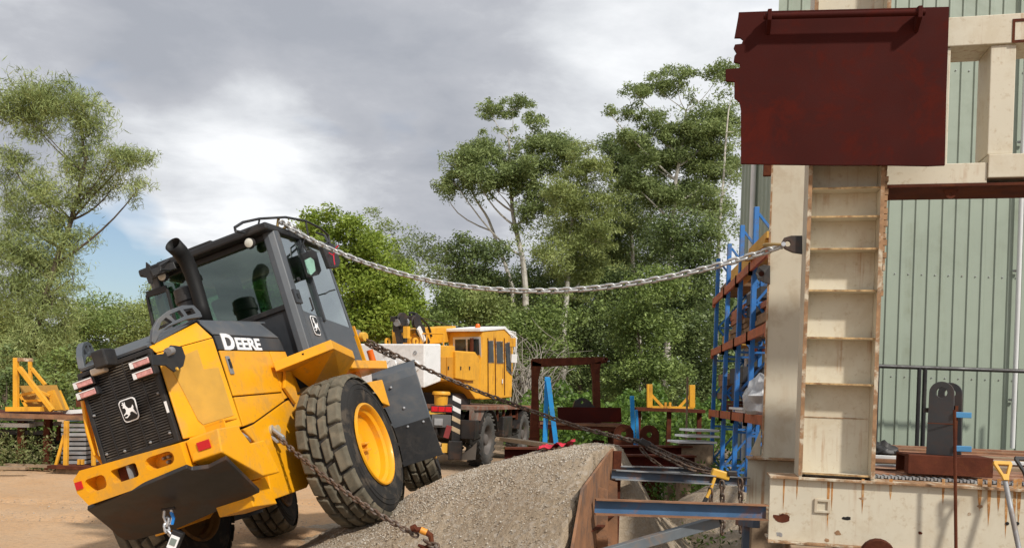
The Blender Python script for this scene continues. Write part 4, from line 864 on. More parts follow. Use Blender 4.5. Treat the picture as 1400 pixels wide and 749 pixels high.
# front base beam
FB = gthing('base_beam', 'cream steel base beam with rust runs and peeling paint, nearest at right', 'beam')
ibeam(FB, 0, 2.6, 0, .34, TZ, .485)
MB().box((.03, .19, TZ-.2425), (.016, .27, .445)).build('end_plate', beige, FB)
sq = [(-.055, -.05), (.055, -.05), (.055, .05), (-.055, .05)]; c = g(1124, 691, .038)
P2 = lambda L, o, d=0: [Vector((o.x + a, o.y + d, o.z + b)) for a, b in L]
MB().holed(P2(sq, c), [P2([(a*.62, b*.62) for a, b in sq], c)], (0, -.014, 0)).build('weld_scar', beige_shade, FB, bevel=.003)
def chip(px, py, w_, h, m, parent, d=.0375, n=13):
    o = g(px, py, d); pts = []
    for k in range(n):
        a = 2*math.pi*k/n; r = rnd.uniform(.55, 1.05); pts.append((math.cos(a)*w_*r, math.sin(a)*h*r))
    MB().prism(P2(pts, o), (0, -.0012, 0)).build('paint_chip', m, parent)
for a_ in ((1068, 708, .075, .035, rust), (1074, 703, .05, .02, rustedge), (1158, 708, .035, .014, blackprint), (1145, 728, .03, .02, rustedge), (1180, 681, .03, .012, rustedge), (1340, 692, .022, .014, rustedge), (1325, 702, .014, .014, rustedge), (1258, 728, .018, .012, rust), (1066, 730, .03, .02, zinc), (1130, 738, .02, .02, rustedge)): chip(*a_, FB)
for px, h in ((1072, .20), (1133, .34), (1138, .2), (1340, .2), (1353, .30), (1366, .2), (1377, .38), (1388, .36), (1394, .3), (1180, .22), (1218, .12), (1290, .15), (1090, .12)):        # rust runs below the flange
    o = g(px, 660, .0375); w_ = rnd.uniform(.006, .012)*(1.8 if px > 1335 else 1)
    MB().prism([o + Vector((-w_, 0, .03)), o + Vector((w_, 0, .03)), o + Vector((w_*.6, 0, -h*.6)), o + Vector((0, 0, -h)), o + Vector((-w_*.7, 0, -h*.5))], (0, -.0008, 0)).build('rust_run', mat('rust_run', (.40, .18, .05), .8, var=.4, vscale=25, dirt=(.52, .38, .22), dirt_amt=.9, dscale=22), FB)
for px in (1377, 1391): MB().lathe([(.012, .0), (.012, .004), (.001, .004)], g(px, 715, .037), (0, -1, 0), 8).build('bolt_hole', blackprint, FB)
# rear base beam
RBo = GF.Ri @ (at(1022, 626, 7.9) - GF.O)
RB = gthing('base_beam', 'shorter cream base beam end behind the ribbed column', 'beam')
ibeam(RB, RBo.x, RBo.x + 2.2, RBo.y, .34, TZ, .485)
MB().box((RBo.x+.03, RBo.y+.19, TZ-.2425), (.016, .27, .445)).build('end_plate', beige_shade, RB)
# timber sleepers carrying the beams
for y0, xs, nm_ in ((.02, (.3, 1.3, 2.3), 'front'), (RBo.y - .03, (RBo.x+.2, RBo.x+1.2, RBo.x+2.0), 'rear')):
    for x0, pos in zip(xs, ('left end', 'middle', 'right end')):
        zt = TZ-.485
        gobj(MB().box((x0, y0+.2, zt/2), (.3, .55, zt-.004)).build('timber_block', timber, None, bevel=.01, label='rough timber block under the %s of the %s cream base beam' % (pos, nm_), cat='timber', group='timber blocks under the base beams'))
# ribbed front column
CX0, CX1, CY = g(1094, 650, .03).x, g(1193, 655, .03).x, .03
FC = gthing('ribbed_column', 'cream I-section column with horizontal stiffener ribs, rust on its edges', 'column')
ZTOP = 5.5
def flange(parent, x, y0, dep, m, z0, z1, th=.022): return MB().box((x, y0+dep/2, (z0+z1)/2), (th, dep, z1-z0)).build('flange', m, parent, bevel=.003)
flange(FC, CX0, CY, .30, beige_shade, TZ+.001, ZTOP); flange(FC, CX1, CY, .30, beige_shade, TZ+.001, ZTOP)
for x in (CX0, CX1): MB().box((x, CY-.003, (TZ+ZTOP)/2), (.027, .006, ZTOP-TZ-.03)).build('flange_edge', rustedge, FC)
MB().box(((CX0+CX1)/2, CY+.15, (TZ+ZTOP)/2), (CX1-CX0-.024, .014, ZTOP-TZ-.002)).build('web', beige, FC)
for py in (650, 526, 463, 398, 341, 297, 258, 130, 60):
    z = g(1145, py, CY).z
    MB().box(((CX0+CX1)/2, CY+.076, z+.006), (CX1-CX0-.025, .13, .012)).build('stiffener', beige_shade, FC, bevel=.002)
    MB().box(((CX0+CX1)/2, CY+.0095, z+.006), (CX1-CX0-.03, .003, .013)).build('stiffener_edge', mat('rust_cream_edge', (.45, .30, .14), .8, var=.5, vscale=20, dirt=(.2, .09, .04), dirt_amt=.8, dscale=14), FC)
z = g(1135, 571, CY).z; MB().box(((CX0+CX1)/2, CY+.1405, z), (CX1-CX0-.04, .004, .006)).build('weld_line', rustedge, FC)
# chewed torch-cut strip on the right flange
ts = MB(); zz = [g(1205, 400, CY).z + i*.045 for i in range(22)]
for z in zz: ts.box((CX1+.011+rnd.uniform(.004, .02), CY+.03, z), (rnd.uniform(.015, .035), .03, .04))
ts.build('torch_cut_edge', rustedge, FC)
# lug with shackle
def lug_plate(parent, pts, hole, d, th, m, name='lug'):
    P = [g(a, b, d) for a, b in pts]; h = [g(hole[0] + hole[2]*math.cos(t*math.pi/6), hole[1] + hole[2]*math.sin(t*math.pi/6), d) for t in range(12)]
    return MB().holed(P, [h], (0, th, 0)).build(name, m, parent, bevel=.003)
lug = lug_plate(FC, [(1097, 322), (1097, 347), (1084, 345), (1073, 340), (1068, 332), (1072, 325), (1082, 322)], (1077, 333, 4), CY+.05, .03, blacksteel)
# rear column
RY = GF.Ri @ (at(1041, 622, 7.75) - GF.O)
RX1 = (GF.Ri @ (at(1118, 622, 7.75) - GF.O)).x
RC = gthing('rear_column', 'plain cream column behind the ribbed column, left edge rusted', 'column')
MB().box(((RY.x+RX1)/2, RY.y+.01, (TZ+ZTOP)/2), (RX1-RY.x, .016, ZTOP-TZ-.05)).build('face_plate', beige_shade, RC)
MB().box((RY.x+.008, RY.y-.002, (TZ+ZTOP)/2), (.016, .01, ZTOP-TZ-.06)).build('rust_edge', rustedge, RC)
MB().box((RY.x+.05, RY.y+.16, (TZ+ZTOP)/2), (.014, .28, ZTOP-TZ-.06)).build('side_plate', beige_shade, RC)
MB().box((RX1-.03, RY.y+.16, (TZ+ZTOP)/2), (.014, .28, ZTOP-TZ-.06)).build('side_plate', beige_shade, RC)
MB().box(((RY.x+RX1)/2, RY.y+.12, TZ+.012), (RX1-RY.x+.12, .36, .022)).build('foot_plate', rustedge, RC, bevel=.003)
gz_ = TZ+.024; MB().prism([(RY.x-.10, RY.y+.15, gz_), (RY.x, RY.y+.15, gz_), (RY.x, RY.y+.15, gz_+.26)], (0, .014, 0)).build('foot_gusset', beige_shade, RC)
b1 = [(GF.Ri @ (at(a, b, 7.72) - GF.O)) for a, b in ((1053, 363), (1053, 388), (1044, 386), (1036, 381), (1033, 373), (1037, 365), (1044, 362))]
hc = GF.Ri @ (at(1041, 374, 7.72) - GF.O)
MB().holed(b1, [[hc + Vector((.028*math.cos(t*math.pi/5), 0, .028*math.sin(t*math.pi/5))) for t in range(10)]], (0, .03, 0)).build('lug', blacksteel, RC, bevel=.003)
tp = GF.Ri @ (at(1049, 232, 7.6) - GF.O); MB().box(tp, (.07, .05, .12)).build('top_bracket', rust, RC, bevel=.004)
# cross frame upper right
UF = gthing('cross_frame', 'cream welded cross frame with square opening high at the right', 'frame')
D2 = .22
zl0, zl1 = g(1280, 252, D2).z, g(1280, 224, D2).z; zu0, zu1 = g(1330, 62, D2).z, g(1330, 22, D2).z
xa = CX1 + .015; xp0, xp1 = g(1353, 150, D2).x, g(1388, 150, D2).x; XE = 3.2
MB().box(((xa+xp0)/2-.001, D2+.155, (zl0+zl1)/2), (xp0-xa, .31, zl1-zl0)).build('lower_beam', beige, UF, bevel=.006)
MB().box((xp0+ (XE-xp0)/2, D2+.150, (zl0+zl1)/2+.045), (XE-xp0, .33, zl1-zl0+.02)).build('lower_beam', beige, UF, bevel=.006)
MB().box(((xa+XE)/2, D2+.155, (zu0+zu1)/2), (XE-xa, .31, zu1-zu0)).build('upper_beam', beige, UF, bevel=.006)
MB().box(((xp0+xp1)/2+.0, D2+.158, (zl1+.06+zu0)/2), (xp1-xp0, .28, zu0-zl1-.062)).build('post', beige, UF, bevel=.006)
xq = g(1288, 150, D2).x; MB().box((xq-.05, D2+.158, (zl1+zu0)/2), (.2, .28, zu0-zl1-.004)).build('post', beige, UF, bevel=.006)
MB().box(((xa+XE)/2, D2+.18, zl0-.012), (XE-xa, .40, .02)).build('underside_shade_plate', rust, UF)  # dark brown sheet, its colour standing in for shade under the beams
o = g(1300, 265, D2+.02); MB().holed([o + Vector((.035*math.cos(t*math.pi/8), 0, .035*math.sin(t*math.pi/8))) for t in range(8, 17)] + [o + Vector((.05, 0, .03)), o + Vector((-.05, 0, .03))], [[o + Vector((.013*math.cos(t*math.pi/4), 0, -.006 + .013*math.sin(t*math.pi/4))) for t in range(8)]], (0, .016, 0)).build('lug', rust, UF)
o = g(1396, 42, D2-.004); MB().holed(P2([(a*.055, b*.085) for a, b in ((-1,-1),(1,-1),(1,1),(-1,1))], o), [P2([(a*.038, b*.065) for a, b in ((-1,-1),(1,-1),(1,1),(-1,1))], o)], (0, .004, 0)).build('square_patch', rust, UF)
# hanging red-oxide plate with a handle bar
HP = gthing('steel_plate', 'large red-brown oxide steel plate with ragged left edge hung on the column', 'plate')
DP = -.06
out_ = [(1010, 17), (1062, 15), (1130, 13.5), (1298, 9.5), (1297, 40), (1294, 130), (1292, 226), (1268, 227), (1215, 226), (1140, 226), (1060, 225), (1013, 224), (1013, 150), (1011, 140), (1004, 134), (1004, 112), (992, 111), (992, 95), (1012, 93), (1011, 87), (1003, 85), (1004, 77), (1007, 73), (1003, 66), (1005, 61), (1014, 60), (1016, 55), (1012, 52), (1004, 52), (1009, 25)]
MB().prism([g(a, b, DP) for a, b in out_], (0, .02, 0)).build('plate', oxide, HP, bevel=.002)
ba, bb = g(1044, 23, DP-.085), g(1265, 17.5, DP-.085)
MB().tube([ba, bb], .021, 12).build('bar', oxide, HP, smooth=True)
for px, py in ((1052, 22), (1257, 18)):
    o = g(px, py, DP-.085); MB().prism([o + Vector((-.014, -.035, -.045)), o + Vector((-.014, -.035, .035)), o + Vector((-.014, .02, .05)), o + Vector((-.014, .083, .02)), o + Vector((-.014, .083, -.10))], (.028, 0, 0)).build('bar_bracket', oxide, HP, bevel=.004)
MB().box(g(1150, 40, DP+.05), (.9, .06, .05)).build('hanger', rust, HP)
# deck between the beams
DK = gthing('timber_deck', 'weathered brown timber deck laid behind the front base beam', 'deck')
xd0 = CX1 + .05
y = .36
while y < 5.6:
    wd = rnd.uniform(.14, .24); x0 = xd0 + rnd.uniform(-.1, .25) - y*.02; m_ = rnd.choice([redtimber, redtimber, timber, rustlite])
    zt = TZ + .02 + rnd.uniform(-.012, .02) - .001*y; x1 = 4.6 + rnd.uniform(-.5, .5) + y*.25
    MB().box(((x0+x1)/2, y+wd/2, zt-.025), (x1-x0, wd, .05)).build('plank', m_, DK, bevel=.004); y += wd + rnd.uniform(.004, .03)
for y in (.9, 2.8, 4.8): MB().box((2.4, y, TZ-.09), (4.0, .1, .12)).build('bearer', timber, DK)
for x in (.9, 2.3, 4.0):
    for y in (.9, 2.8, 4.8): MB().box((x, y, (TZ-.15)/2), (.1, .1, TZ-.15)).build('stump', timber, DK)

gobj(MB().box((g(1230, 635, .9).x, .95, TZ+.055), (.95, .05, .02)).build('steel_strip', alu, None, bevel=.003, label='bright flat steel strip lying on the deck', cat='steel strip'))
gobj(MB().box((g(1330, 620, 2.2).x, 2.2, TZ+.055), (1.9, .07, .03)).build('steel_strip', pinkclear, None, bevel=.003, label='long pale strip lying across the deck behind the lugs', cat='steel strip'))
gobj(MB().box((g(1215, 622, 1.5).x, 1.5, TZ+.06), (.8, .05, .03)).build('steel_strip', rustlite, None, bevel=.003, label='short rusty flat bar on the deck beside the column', cat='steel strip'))
gr = MB()
for k in range(52): gr.box((CX1+.06+k*.024, .30, TZ+.012+.006*(k % 2)), (.016, .10, .02))
gobj(gr.build('grating_strip', zinc, None, label='serrated steel grating strip along the deck edge', cat='grating'))
# crumpled tarpaulin
def lump(name, c, r, m, label, cat, seed=0, n=(20, 12), amp=.28):
    R2 = np.random.default_rng(seed); ph = R2.uniform(0, 6.28, 12); mb = MB()
    def P(u, v):
        a, b = u*2*math.pi, v*math.pi; d = Vector((math.sin(b)*math.cos(a), math.sin(b)*math.sin(a), math.cos(b)))
        k = 1 + amp*sum(math.sin((3+i)*d.x*1.7 + ph[i])*math.sin((2+i)*d.y*2.1 + ph[i+4])*math.cos((2+i)*d.z*1.9 + ph[i+8]) for i in range(4))/1.3
        z = d.z*r[2]*k; return (c[0]+d.x*r[0]*k, c[1]+d.y*r[1]*k, c[2] + max(z, -r[2]*.55))
    mb.grid(P, *n); return mb.build(name, m, None, smooth=True, label=label, cat=cat)
gobj(lump('tarpaulin', (g(1205, 607, 3.2).x, 3.2, TZ+.06), (.17, .15, .09), black, 'crumpled dark tarpaulin heap on the deck by the column', 'tarpaulin', 3))
# twin lug bracket on a rusty channel
LB = gthing('clevis_bracket', 'dark grey twin-lug clevis with round eyes bolted on a rusty channel', 'bracket')
a, b = g(1236, 642, .42), g(1350, 652, .42)
zb = TZ + .045
MB().prism([(a.x, .30, zb), (a.x, .30, zb+.14), (a.x, .42, zb+.14), (a.x, .42, zb)], (.02, 0, 0)).box(((a.x+b.x)/2, .31, zb+.07), (b.x-a.x, .018, .14)).box(((a.x+b.x)/2, .50, zb+.131), (b.x-a.x, .36, .018)).box(((a.x+b.x)/2, .69, zb+.07), (b.x-a.x, .018, .14)).build('base_channel', rust, LB, bevel=.004)
def lugp(x, y, w_, h, hr, th, yaw):
    R_ = Matrix.Rotation(yaw, 3, 'Z'); o = Vector((x, y, zb+.141)); L = lambda u, v: o + R_ @ Vector((u, 0, v))
    arc = [L(w_/2*math.cos(t*math.pi/12), h-w_/2 + w_/2*math.sin(t*math.pi/12)) for t in range(13)]
    hole = [L(hr*math.cos(t*math.pi/9), h-w_/2+hr*math.sin(t*math.pi/9)) for t in range(18)]
    return MB().holed([L(-w_/2*1.08, 0), L(w_/2*1.08, 0)] + arc, [hole], R_ @ Vector((0, th, 0)))
xl = g(1286, 600, .42).x
lugm = mat('dark_grey_primer', (.030, .031, .034), .5, var=.25, dirt=(.07, .04, .03), dirt_amt=.5)
for dx, dy in ((-.01, .40), (.10, .60)):
    l_ = lugp(xl+dx, dy, .165, .545, .038, .045, -.35).build('eye_plate', lugm, LB, bevel=.004)
MB().beam((xl-.11, .47, zb+.14+.33), (xl+.12, .47, zb+.14+.33), .02, .035).build('cross_bar', blacksteel, LB)
MB().beam((xl-.10, .396, zb+.14+.235), (xl+.075, .37, zb+.14+.235), .006, .006).build('weld_line', rust, LB)
for py in (567, 613):
    o = g(1315, py, .38); MB().box(o, (.12, .045, .042)).build('clamp_jaw', blueclamp, LB, bevel=.004)
MB().box((xl+.09, .39, zb+.14+.2), (.02, .03, .34)).build('clamp_bar', rust, LB)
rd = gobj(MB().tube([g(1305, 560, -.10), g(1307, 749, -.12), (g(1307, 749, -.12).x+.01, -.14, .02)], .011, 8).build('steel_rod', rust, None, smooth=True, label='thin brown steel rod standing in front of the base beam', cat='rod'))
# shovels
def shovel(px, py, px2, py2, d, hm, label, length=1.2):
    a, b = GF.O + GF.R @ g(px, py, d), GF.O + GF.R @ g(px2, py2, d-.12)
    dr = (b - a).normalized(); e_ = a + dr*length
    root = thing('shovel', e_, label, 'shovel', 'shovels leaning on the beam')
    sx = Vector((1, -.23, 0)).normalized(); nn = dr.cross(sx).normalized()
    MB().tube([a + dr*.11, a + dr*(length-.28)], .016, 10).build('shaft', zinc, root, smooth=True)
    ring = [a + sx*u + dr*v for u, v in ((-.052, 0), (.052, 0), (.056, .022), (.022, .10), (.016, .13), (-.016, .13), (-.022, .10), (-.056, .022))]
    hole = [a + sx*u + dr*v for u, v in ((-.034, .024), (.034, .024), (.010, .088), (-.010, .088))]
    MB().holed(ring, [hole], nn*.026).build('grip', hm, root, bevel=.006)
    def P(u, v):
        w_ = .12*(1 - .5*max(0, v-.6)/.4); x = (u-.5)*2*w_; return e_ + sx*x - dr*(.30*(1-v)) + nn*(.03*(abs(u-.5)*2)**2 - .03)
    MB().grid(P, 7, 6).build('blade', zinc, root, smooth=True, fix=False).modifiers.new('s', 'SOLIDIFY').thickness = .004
shovel(1369, 631, 1384, 705, -.16, yelhandle, 'shovel with yellow D-grip leaning on the cream beam')
shovel(1398, 625, 1412, 700, -.10, black, 'shovel with black D-grip cut by the right picture edge')
dc = GF.R @ Vector((0, 0, 0)); o = g(1201, 760, -.15)
gobj(MB().lathe([(.001, .0), (.11, .0), (.115, .01), (.115, .05), (.11, .06), (.001, .06)], o, (0, 1, .1), 20).build('rusty_disc', rust, None, smooth=True, label='rusty disc edge showing below the cream base beam', cat='disc'))
gobj(MB().box((o.x, -.13, (o.z-.11)/2), (.3, .2, o.z-.115)).build('timber_block', timber, None, bevel=.008, label='timber block standing under the rusty disc', cat='timber'))
# ================================================================== SHED
SH = thing('shed', (6, 13, 0), 'pale green corrugated steel shed behind the test frame', 'shed')
X0, X1, YS, HS = 3.95, 14.0, 12.9, 9.0
def rib_sheet(p0, ex, n, wid, h0, h1, slope=None):
    """trapezoid ribbed sheet; ex along the wall, n outwards"""
    p0, ex, n = Vector(p0), Vector(ex), Vector(n); prof = []; x = 0
    nr = 4; pit = wid/nr
    for k in range(nr): prof += [(k*pit, 0), (k*pit+pit*.62, 0), (k*pit+pit*.70, .022), (k*pit+pit*.86, .022), (k*pit+pit*.94, 0)]
    prof.append((wid+.002, 0)); vs = []; 
    for a, d in prof:
        for z in (h0, (h1(a) if callable(h1) else h1)): vs.append(p0 + ex*a + n*d + Vector((0, 0, z)))
    return MB().add(vs, [(2*i, 2*i+2, 2*i+3, 2*i+1) for i in range(len(prof)-1)])
x = X0
while x < X1:
    rib_sheet((x, YS + rnd.uniform(0, .004), 0), (1, 0, 0), (0, -1, 0), .84, .75, HS).build('wall_sheet', green, SH, fix=False); x += .84
y = YS
while y < YS + 1.6:
    rib_sheet((X0-.02, y, 0), (0, 1, 0), (-1, 0, 0), .84, .3, lambda a, y=y: 6.75 - .42*(y + a - YS)).build('wall_sheet', green, SH, fix=False); y += .84
MB().box(((X0+X1)/2, YS-.02, .42), (X1-X0, .05, .82)).build('plinth', mat('concrete', (.34, .33, .31), .9, var=.2, bump=.3), SH)
MB().box(((X0+X1)/2+.1, YS+.9, 4.3), (X1-X0-.2, 1.5, 4.0)).build('lining', charcoal, SH)
MB().beam((X0-.04, YS, 6.78), (X0-.04, YS+1.68, 6.05), .06, .12).build('barge_flashing', green, SH)
for zz in (2.3, 3.9, 5.5, 7.1):
    sc_ = MB(); 
    for k in range(int((X1-X0)/.21)): sc_.lathe([(.001, .012), (.010, .010), (.012, 0)], (X0 + .065 + k*.21, YS-.001, zz), (0, -1, 0), 6)
    sc_.build('screws', zinc, SH, kind='stuff', fix=False)
dp = at(1384, 610, YS-.10); dp2 = at(1398, 300, YS-.10)
MB().tube([(dp.x, dp.y, 1.25), (dp.x+.01, dp.y, dp.z+2), (dp.x+.0, dp.y, 8.5)], .035, 10).build('downpipe', pinkclear, SH, smooth=True)
for z in (2.0, 4.0, 6.0): MB().box((dp.x, YS-.06, z), (.11, .03, .03)).build('pipe_clip', zinc, SH)
pp = at(1021, 240, 13.9); MB().tube([(X0-.09, YS+.75, .4), (X0-.09, YS+.75, 6.3)], .045, 10).build('downpipe', pinkclear, SH, smooth=True)
# railing in front of the shed
RL = thing('railing', (5.5, YS-.9, 1.2), 'dark steel handrail running along the green shed wall', 'railing')
yr = YS - .75
ra, rb = at(1194, 500, yr), at(1420, 508, yr)
MB().tube([ra, rb], .03, 8).build('top_rail', black, RL, smooth=True)
for px in (1200, 1257, 1265, 1440): p = at(px, 505, yr); MB().tube([(p.x, p.y, 1.2), (p.x, p.y, ra.z)],   .03, 8).build('post', black, RL, smooth=True)
o = at(1196, 482, yr-.4); MB().tube([o + Vector((-.3, 0, 0)), o, o + Vector((.05, 0, 0))], .035, 8).build('pipe_stub', black, None, smooth=True, label='short black pipe stub poking out beside the ribbed column', cat='pipe')
MB().box(((ra.x+rb.x)/2, yr, .6), (rb.x-ra.x+.6, .25, 1.2)).build('retaining_wall', mat('concrete', (.34, .33, .31)), None, label='low concrete wall carrying the handrail before the shed', cat='wall')
# ================================================================== CHAINS
def link_mesh(pitch, r, m, nm):
    """one stadium-shaped link, long axis x, lying in the xz plane"""
    L, w_ = pitch/2 + r*1.0, r*1.75; path = []
    for k in range(5): a = -math.pi/2 + math.pi*k/4; path.append((L - w_ + w_*math.cos(a), 0, w_*math.sin(a)))
    for k in range(5): a = math.pi/2 + math.pi*k/4; path.append((-L + w_ + w_*math.cos(a), 0, w_*math.sin(a)))
    n = len(path); vs, fs = [], []
    for i, p in enumerate(path):
        p = Vector(p); d = (Vector(path[(i+1) % n]) - Vector(path[i-1])).normalized(); a = Vector((0, 1, 0)); b = d.cross(a)
        for k in range(5): t = 2*math.pi*k/5; vs.append(p + (a*math.cos(t) + b*math.sin(t))*r)
    for i in range(n):
        for k in range(5): fs.append((i*5+k, i*5+(k+1) % 5, ((i+1) % n)*5+(k+1) % 5, ((i+1) % n)*5+k))
    me = mesh_from([tuple(v) for v in vs], fs); me.polygons.foreach_set('use_smooth', [True]*len(me.polygons)); me.materials.append(m); me.name = nm; return me
def resample(pts, step):
    pts = [Vector(p) for p in pts]; out, acc = [pts[0]], 0.0
    for a, b in zip(pts, pts[1:]):
        d = (b - a).length
        while acc + d >= step:
            t = (step - acc)/d; a = a.lerp(b, t); out.append(a.copy()); d = (b - a).length; acc = 0.0
        acc += d
    return out
def smoothpath(pts, n=16):
    pts = [Vector(p) for p in pts]; P = [pts[0]*2 - pts[1]] + pts + [pts[-1]*2 - pts[-2]]; out = []
    for i in range(1, len(P)-2):
        for k in range(n):
            t = k/n; a, b, c, d = P[i-1], P[i], P[i+1], P[i+2]
            out.append(.5*((2*b) + (c-a)*t + (2*a-5*b+4*c-d)*t*t + (3*b-a-3*c+d)*t**3))
    return out + [pts[-1]]
def chain(label, pts, pitch, r, m, straight=False, twist=None):
    P = resample(pts if straight else smoothpath(pts), pitch)
    root = thing('chain', P[0], label, 'chain'); me = link_mesh(pitch, r, m, 'link')
    for i in range(len(P)-1):
        c, d = (P[i] + P[i+1])/2, (P[i+1] - P[i]).normalized()
        q = d.to_track_quat('X', 'Z').to_matrix() @ Matrix.Rotation((math.pi/4 + (math.pi/2 if i % 2 else 0)) + rnd.uniform(-.2, .2) + (twist or 0)*i, 3, 'X')
        o = bpy.data.objects.new('link', me); col.objects.link(o); o.parent = root; o.matrix_basis = Matrix.Translation(c - P[0]) @ q.to_4x4()
    return root
# upper silver chain
A = LF.lp(392, 310, 1, -.70); A = LF.w(A); B = GF.w(g(1070, 336, CY+.04))
pts = []
for k in range(25):
    t = k/24; p = A.lerp(B, t); p.z -= 4*.47*t*(1-t); pts.append(p)
chain('long silver chain sagging from the loader cab roof to the ribbed column', pts, .062, .0108, steel)
# shackle pin at the column
sp = thing('shackle', B, 'yellow-pinned shackle fixing the silver chain to the column lug', 'shackle')
ha = (A - B).normalized(); up_ = Vector((0, 0, 1)); sd_ = GF.R @ Vector((0, 1, 0))
MB().tube([B + sd_*.045, B + sd_*.045 + ha*.07, B + sd_*.03 + ha*.12, B + ha*.135, B - sd_*.03 + ha*.12, B - sd_*.045 + ha*.07, B - sd_*.045], .011, 8).build('bow', mat('dull_brass', (.36, .25, .10), .5, metal=.3), sp, smooth=True)
MB().tube([B + sd_*.06, B - sd_*.07], .016, 10).build('pin', alu, sp, smooth=True)
# second strand and hook on the roof
hk = LF.w(LF.lp(386, 306, 1, -.60))
ht = thing('chain_hook', hk, 'brass-coloured grab hook holding the chain on the cab roof', 'hook')
MB().tube([hk + Vector((-.04, 0, .05)), hk + Vector((-.05, 0, -.03)), hk + Vector((0, 0, -.06)), hk + Vector((.05, 0, -.02)), hk + Vector((.07, 0, .02))], .016, 8).build('hook', mat('brass_hook', (.32, .22, .08), .5, metal=.5), ht, smooth=True)
C2 = [LF.w(LF.lp(a, b, 1, -.72)) for a, b in ((383, 303), (400, 312), (420, 326), (440, 336))]
chain('short doubled chain tail hanging beside the cab roof', C2, .06, .0105, steel)
rb_ = MB(); o = LF.w(LF.lp(456, 349, 1, -.95))
for dx, dz in ((-.10, .02), (.05, .10), (.02, -.10), (.06, .05)): rb_.tube([o, o + Vector((dx*.5, -.02, dz*.6+.01)), o + Vector((dx, -.02, dz))], .006, 5)
rb_.build('red_ribbon', redcloth, None, label='red ribbon tied at the loader mirror', cat='ribbon')
# lower rusty chain, loader front to the binder
S = LF.w(LF.lp(500, 464, 1, -.55)); Bd = at(884, 607, 8.0)
def lerpY(px, py, t): return at(px, py, S.y + (Bd.y - S.y)*t)
chain('rusty chain running from the loader front down to the lever binder', [S, lerpY(545, 487, .11), lerpY(600, 512, .25), lerpY(660, 537, .40), lerpY(720, 559, .55), lerpY(790, 583, .74), lerpY(840, 596, .88), Bd], .064, .0105, rustchain)
chain('short rusty chain doubled at the loader front anchor', [S + Vector((0, 0, -.05)), lerpY(540, 487, .1) + Vector((0, 0, -.02))], .064, .0105, rustchain)
kn = thing('anchor_knob', S, 'yellow and steel anchor knob at the loader front', 'knob')
MB().lathe([(.001, .04), (.05, .04), (.055, .03), (.055, -.03), (.03, -.04), (.001, -.04)], S + Vector((-.03, -.02, .03)), (1, -.6, 0), 14).build('cap', yelhandle, kn, smooth=True)
MB().lathe([(.001, .10), (.06, .09), (.065, .0), (.001, -.02)], S + Vector((-.16, .0, .05)), (1, -.3, 0), 14).build('end', zinc, kn, smooth=True)
E1, E2 = at(1010, 650, 7.9), at(1000, 668, 7.7)
chain('rusty chain continuing from the binder to the base beam', [Bd, at(930, 627, 7.95), at(970, 642, 7.9), E1], .064, .0105, rustchain)
chain('second rusty chain strand below the binder', [Bd + Vector((0, -.02, -.03)), at(905, 622, 7.9), at(945, 640, 7.8), at(985, 648, 7.75)], .064, .0105, rustchain)
chain('loose chain tail hanging under the lever binder', [at(876, 612, 7.95), at(884, 622, 7.95), at(900, 634, 7.9), at(912, 642, 7.9)], .05, .0075, rustchain)
lb = thing('lever_binder', Bd, 'black lever chain binder in the middle of the rusty chain', 'binder')
MB().tube([Bd + Vector((-.13, .0, .045)), Bd + Vector((.02, 0, .0)), Bd + Vector((.15, 0, -.075))], [.016, .032, .014], 10).build('barrel', blacksteel, lb, smooth=True)
MB().box(Bd + Vector((-.02, -.02, .015)), (.10, .05, .06), Matrix.Rotation(.5, 3, 'Y')).build('jaw', blacksteel, lb, bevel=.006)
# ratchet binder with yellow handle hooked over the steel channel
RBn = at(985, 648, 7.65); rt = thing('ratchet_binder', RBn, 'ratchet binder with yellow grip hooked over the far steel channel', 'binder')
MB().box(RBn, (.17, .06, .075), Matrix.Rotation(.25, 3, 'Y')).build('ratchet', yelhandle, rt, bevel=.012)
MB().box(RBn + Vector((.10, -.02, .015)), (.09, .05, .05)).build('hook', blacksteel, rt, bevel=.01)
MB().tube([RBn + Vector((-.06, -.03, -.03)), at(972, 668, 7.6), at(966, 680, 7.58)], .016, 8).build('handle', yelhandle, rt, smooth=True)
MB().tube([at(966, 680, 7.58), at(962, 688, 7.57)], .02, 8).build('grip', black, rt, smooth=True)
for i, (x, y0, y1, lb_) in enumerate(((987, 658, 735, 'longest chain hanging from the far channel'), (1012, 655, 730, 'chain hanging beside the base beam end'), (971, 668, 686, 'short chain hanging beside the yellow grip'))):
    chain(lb_, [at(x, y0, 7.6), at(x+1, (y0+y1)/2, 7.6), at(x+.5, y1, 7.6)], .06, .011, rustchain, straight=True)
# front chain, chassis to the gravel
S3 = LF.w(LF.lp(380, 597, 1, -.60)); E3 = at(572, 733, 6.0)
pts = []
for k in range(13):
    t = k/12; p = S3.lerp(E3, t); p.z -= 4*.055*t*(1-t); pts.append(p)
chain('rusty chain stretched from the loader chassis to the gravel heap', pts, .052, .009, rustchain)
sh3 = thing('shackle', S3, 'big bow shackle pinned to the loader chassis side', 'shackle')
a, b = LF.w(LF.lp(374, 588, 1, -.56)), S3
MB().tube([a + Vector((-.02, 0, .03)), a.lerp(b, .4) + Vector((0, -.03, .02)), b + Vector((.05, -.02, .0)), b + Vector((.06, 0, -.03)), b + Vector((.0, -.01, -.04)), a.lerp(b, .4) + Vector((-.03, 0, -.03)), a + Vector((-.03, 0, -.02))], .017, 8).build('bow', zinc, sh3, smooth=True)
MB().lathe([(.001, .05), (.035, .05), (.035, .01), (.05, 0), (.05, -.05)], a, LF.R @ Vector((0, -1, 0)), 12).build('pin_boss', mat('yellow_grey', (.45, .36, .2), .5), sh3, smooth=True)
hk3 = thing('chain_hook', E3, 'heavy rusty hook at the gravel end of the front chain', 'hook')
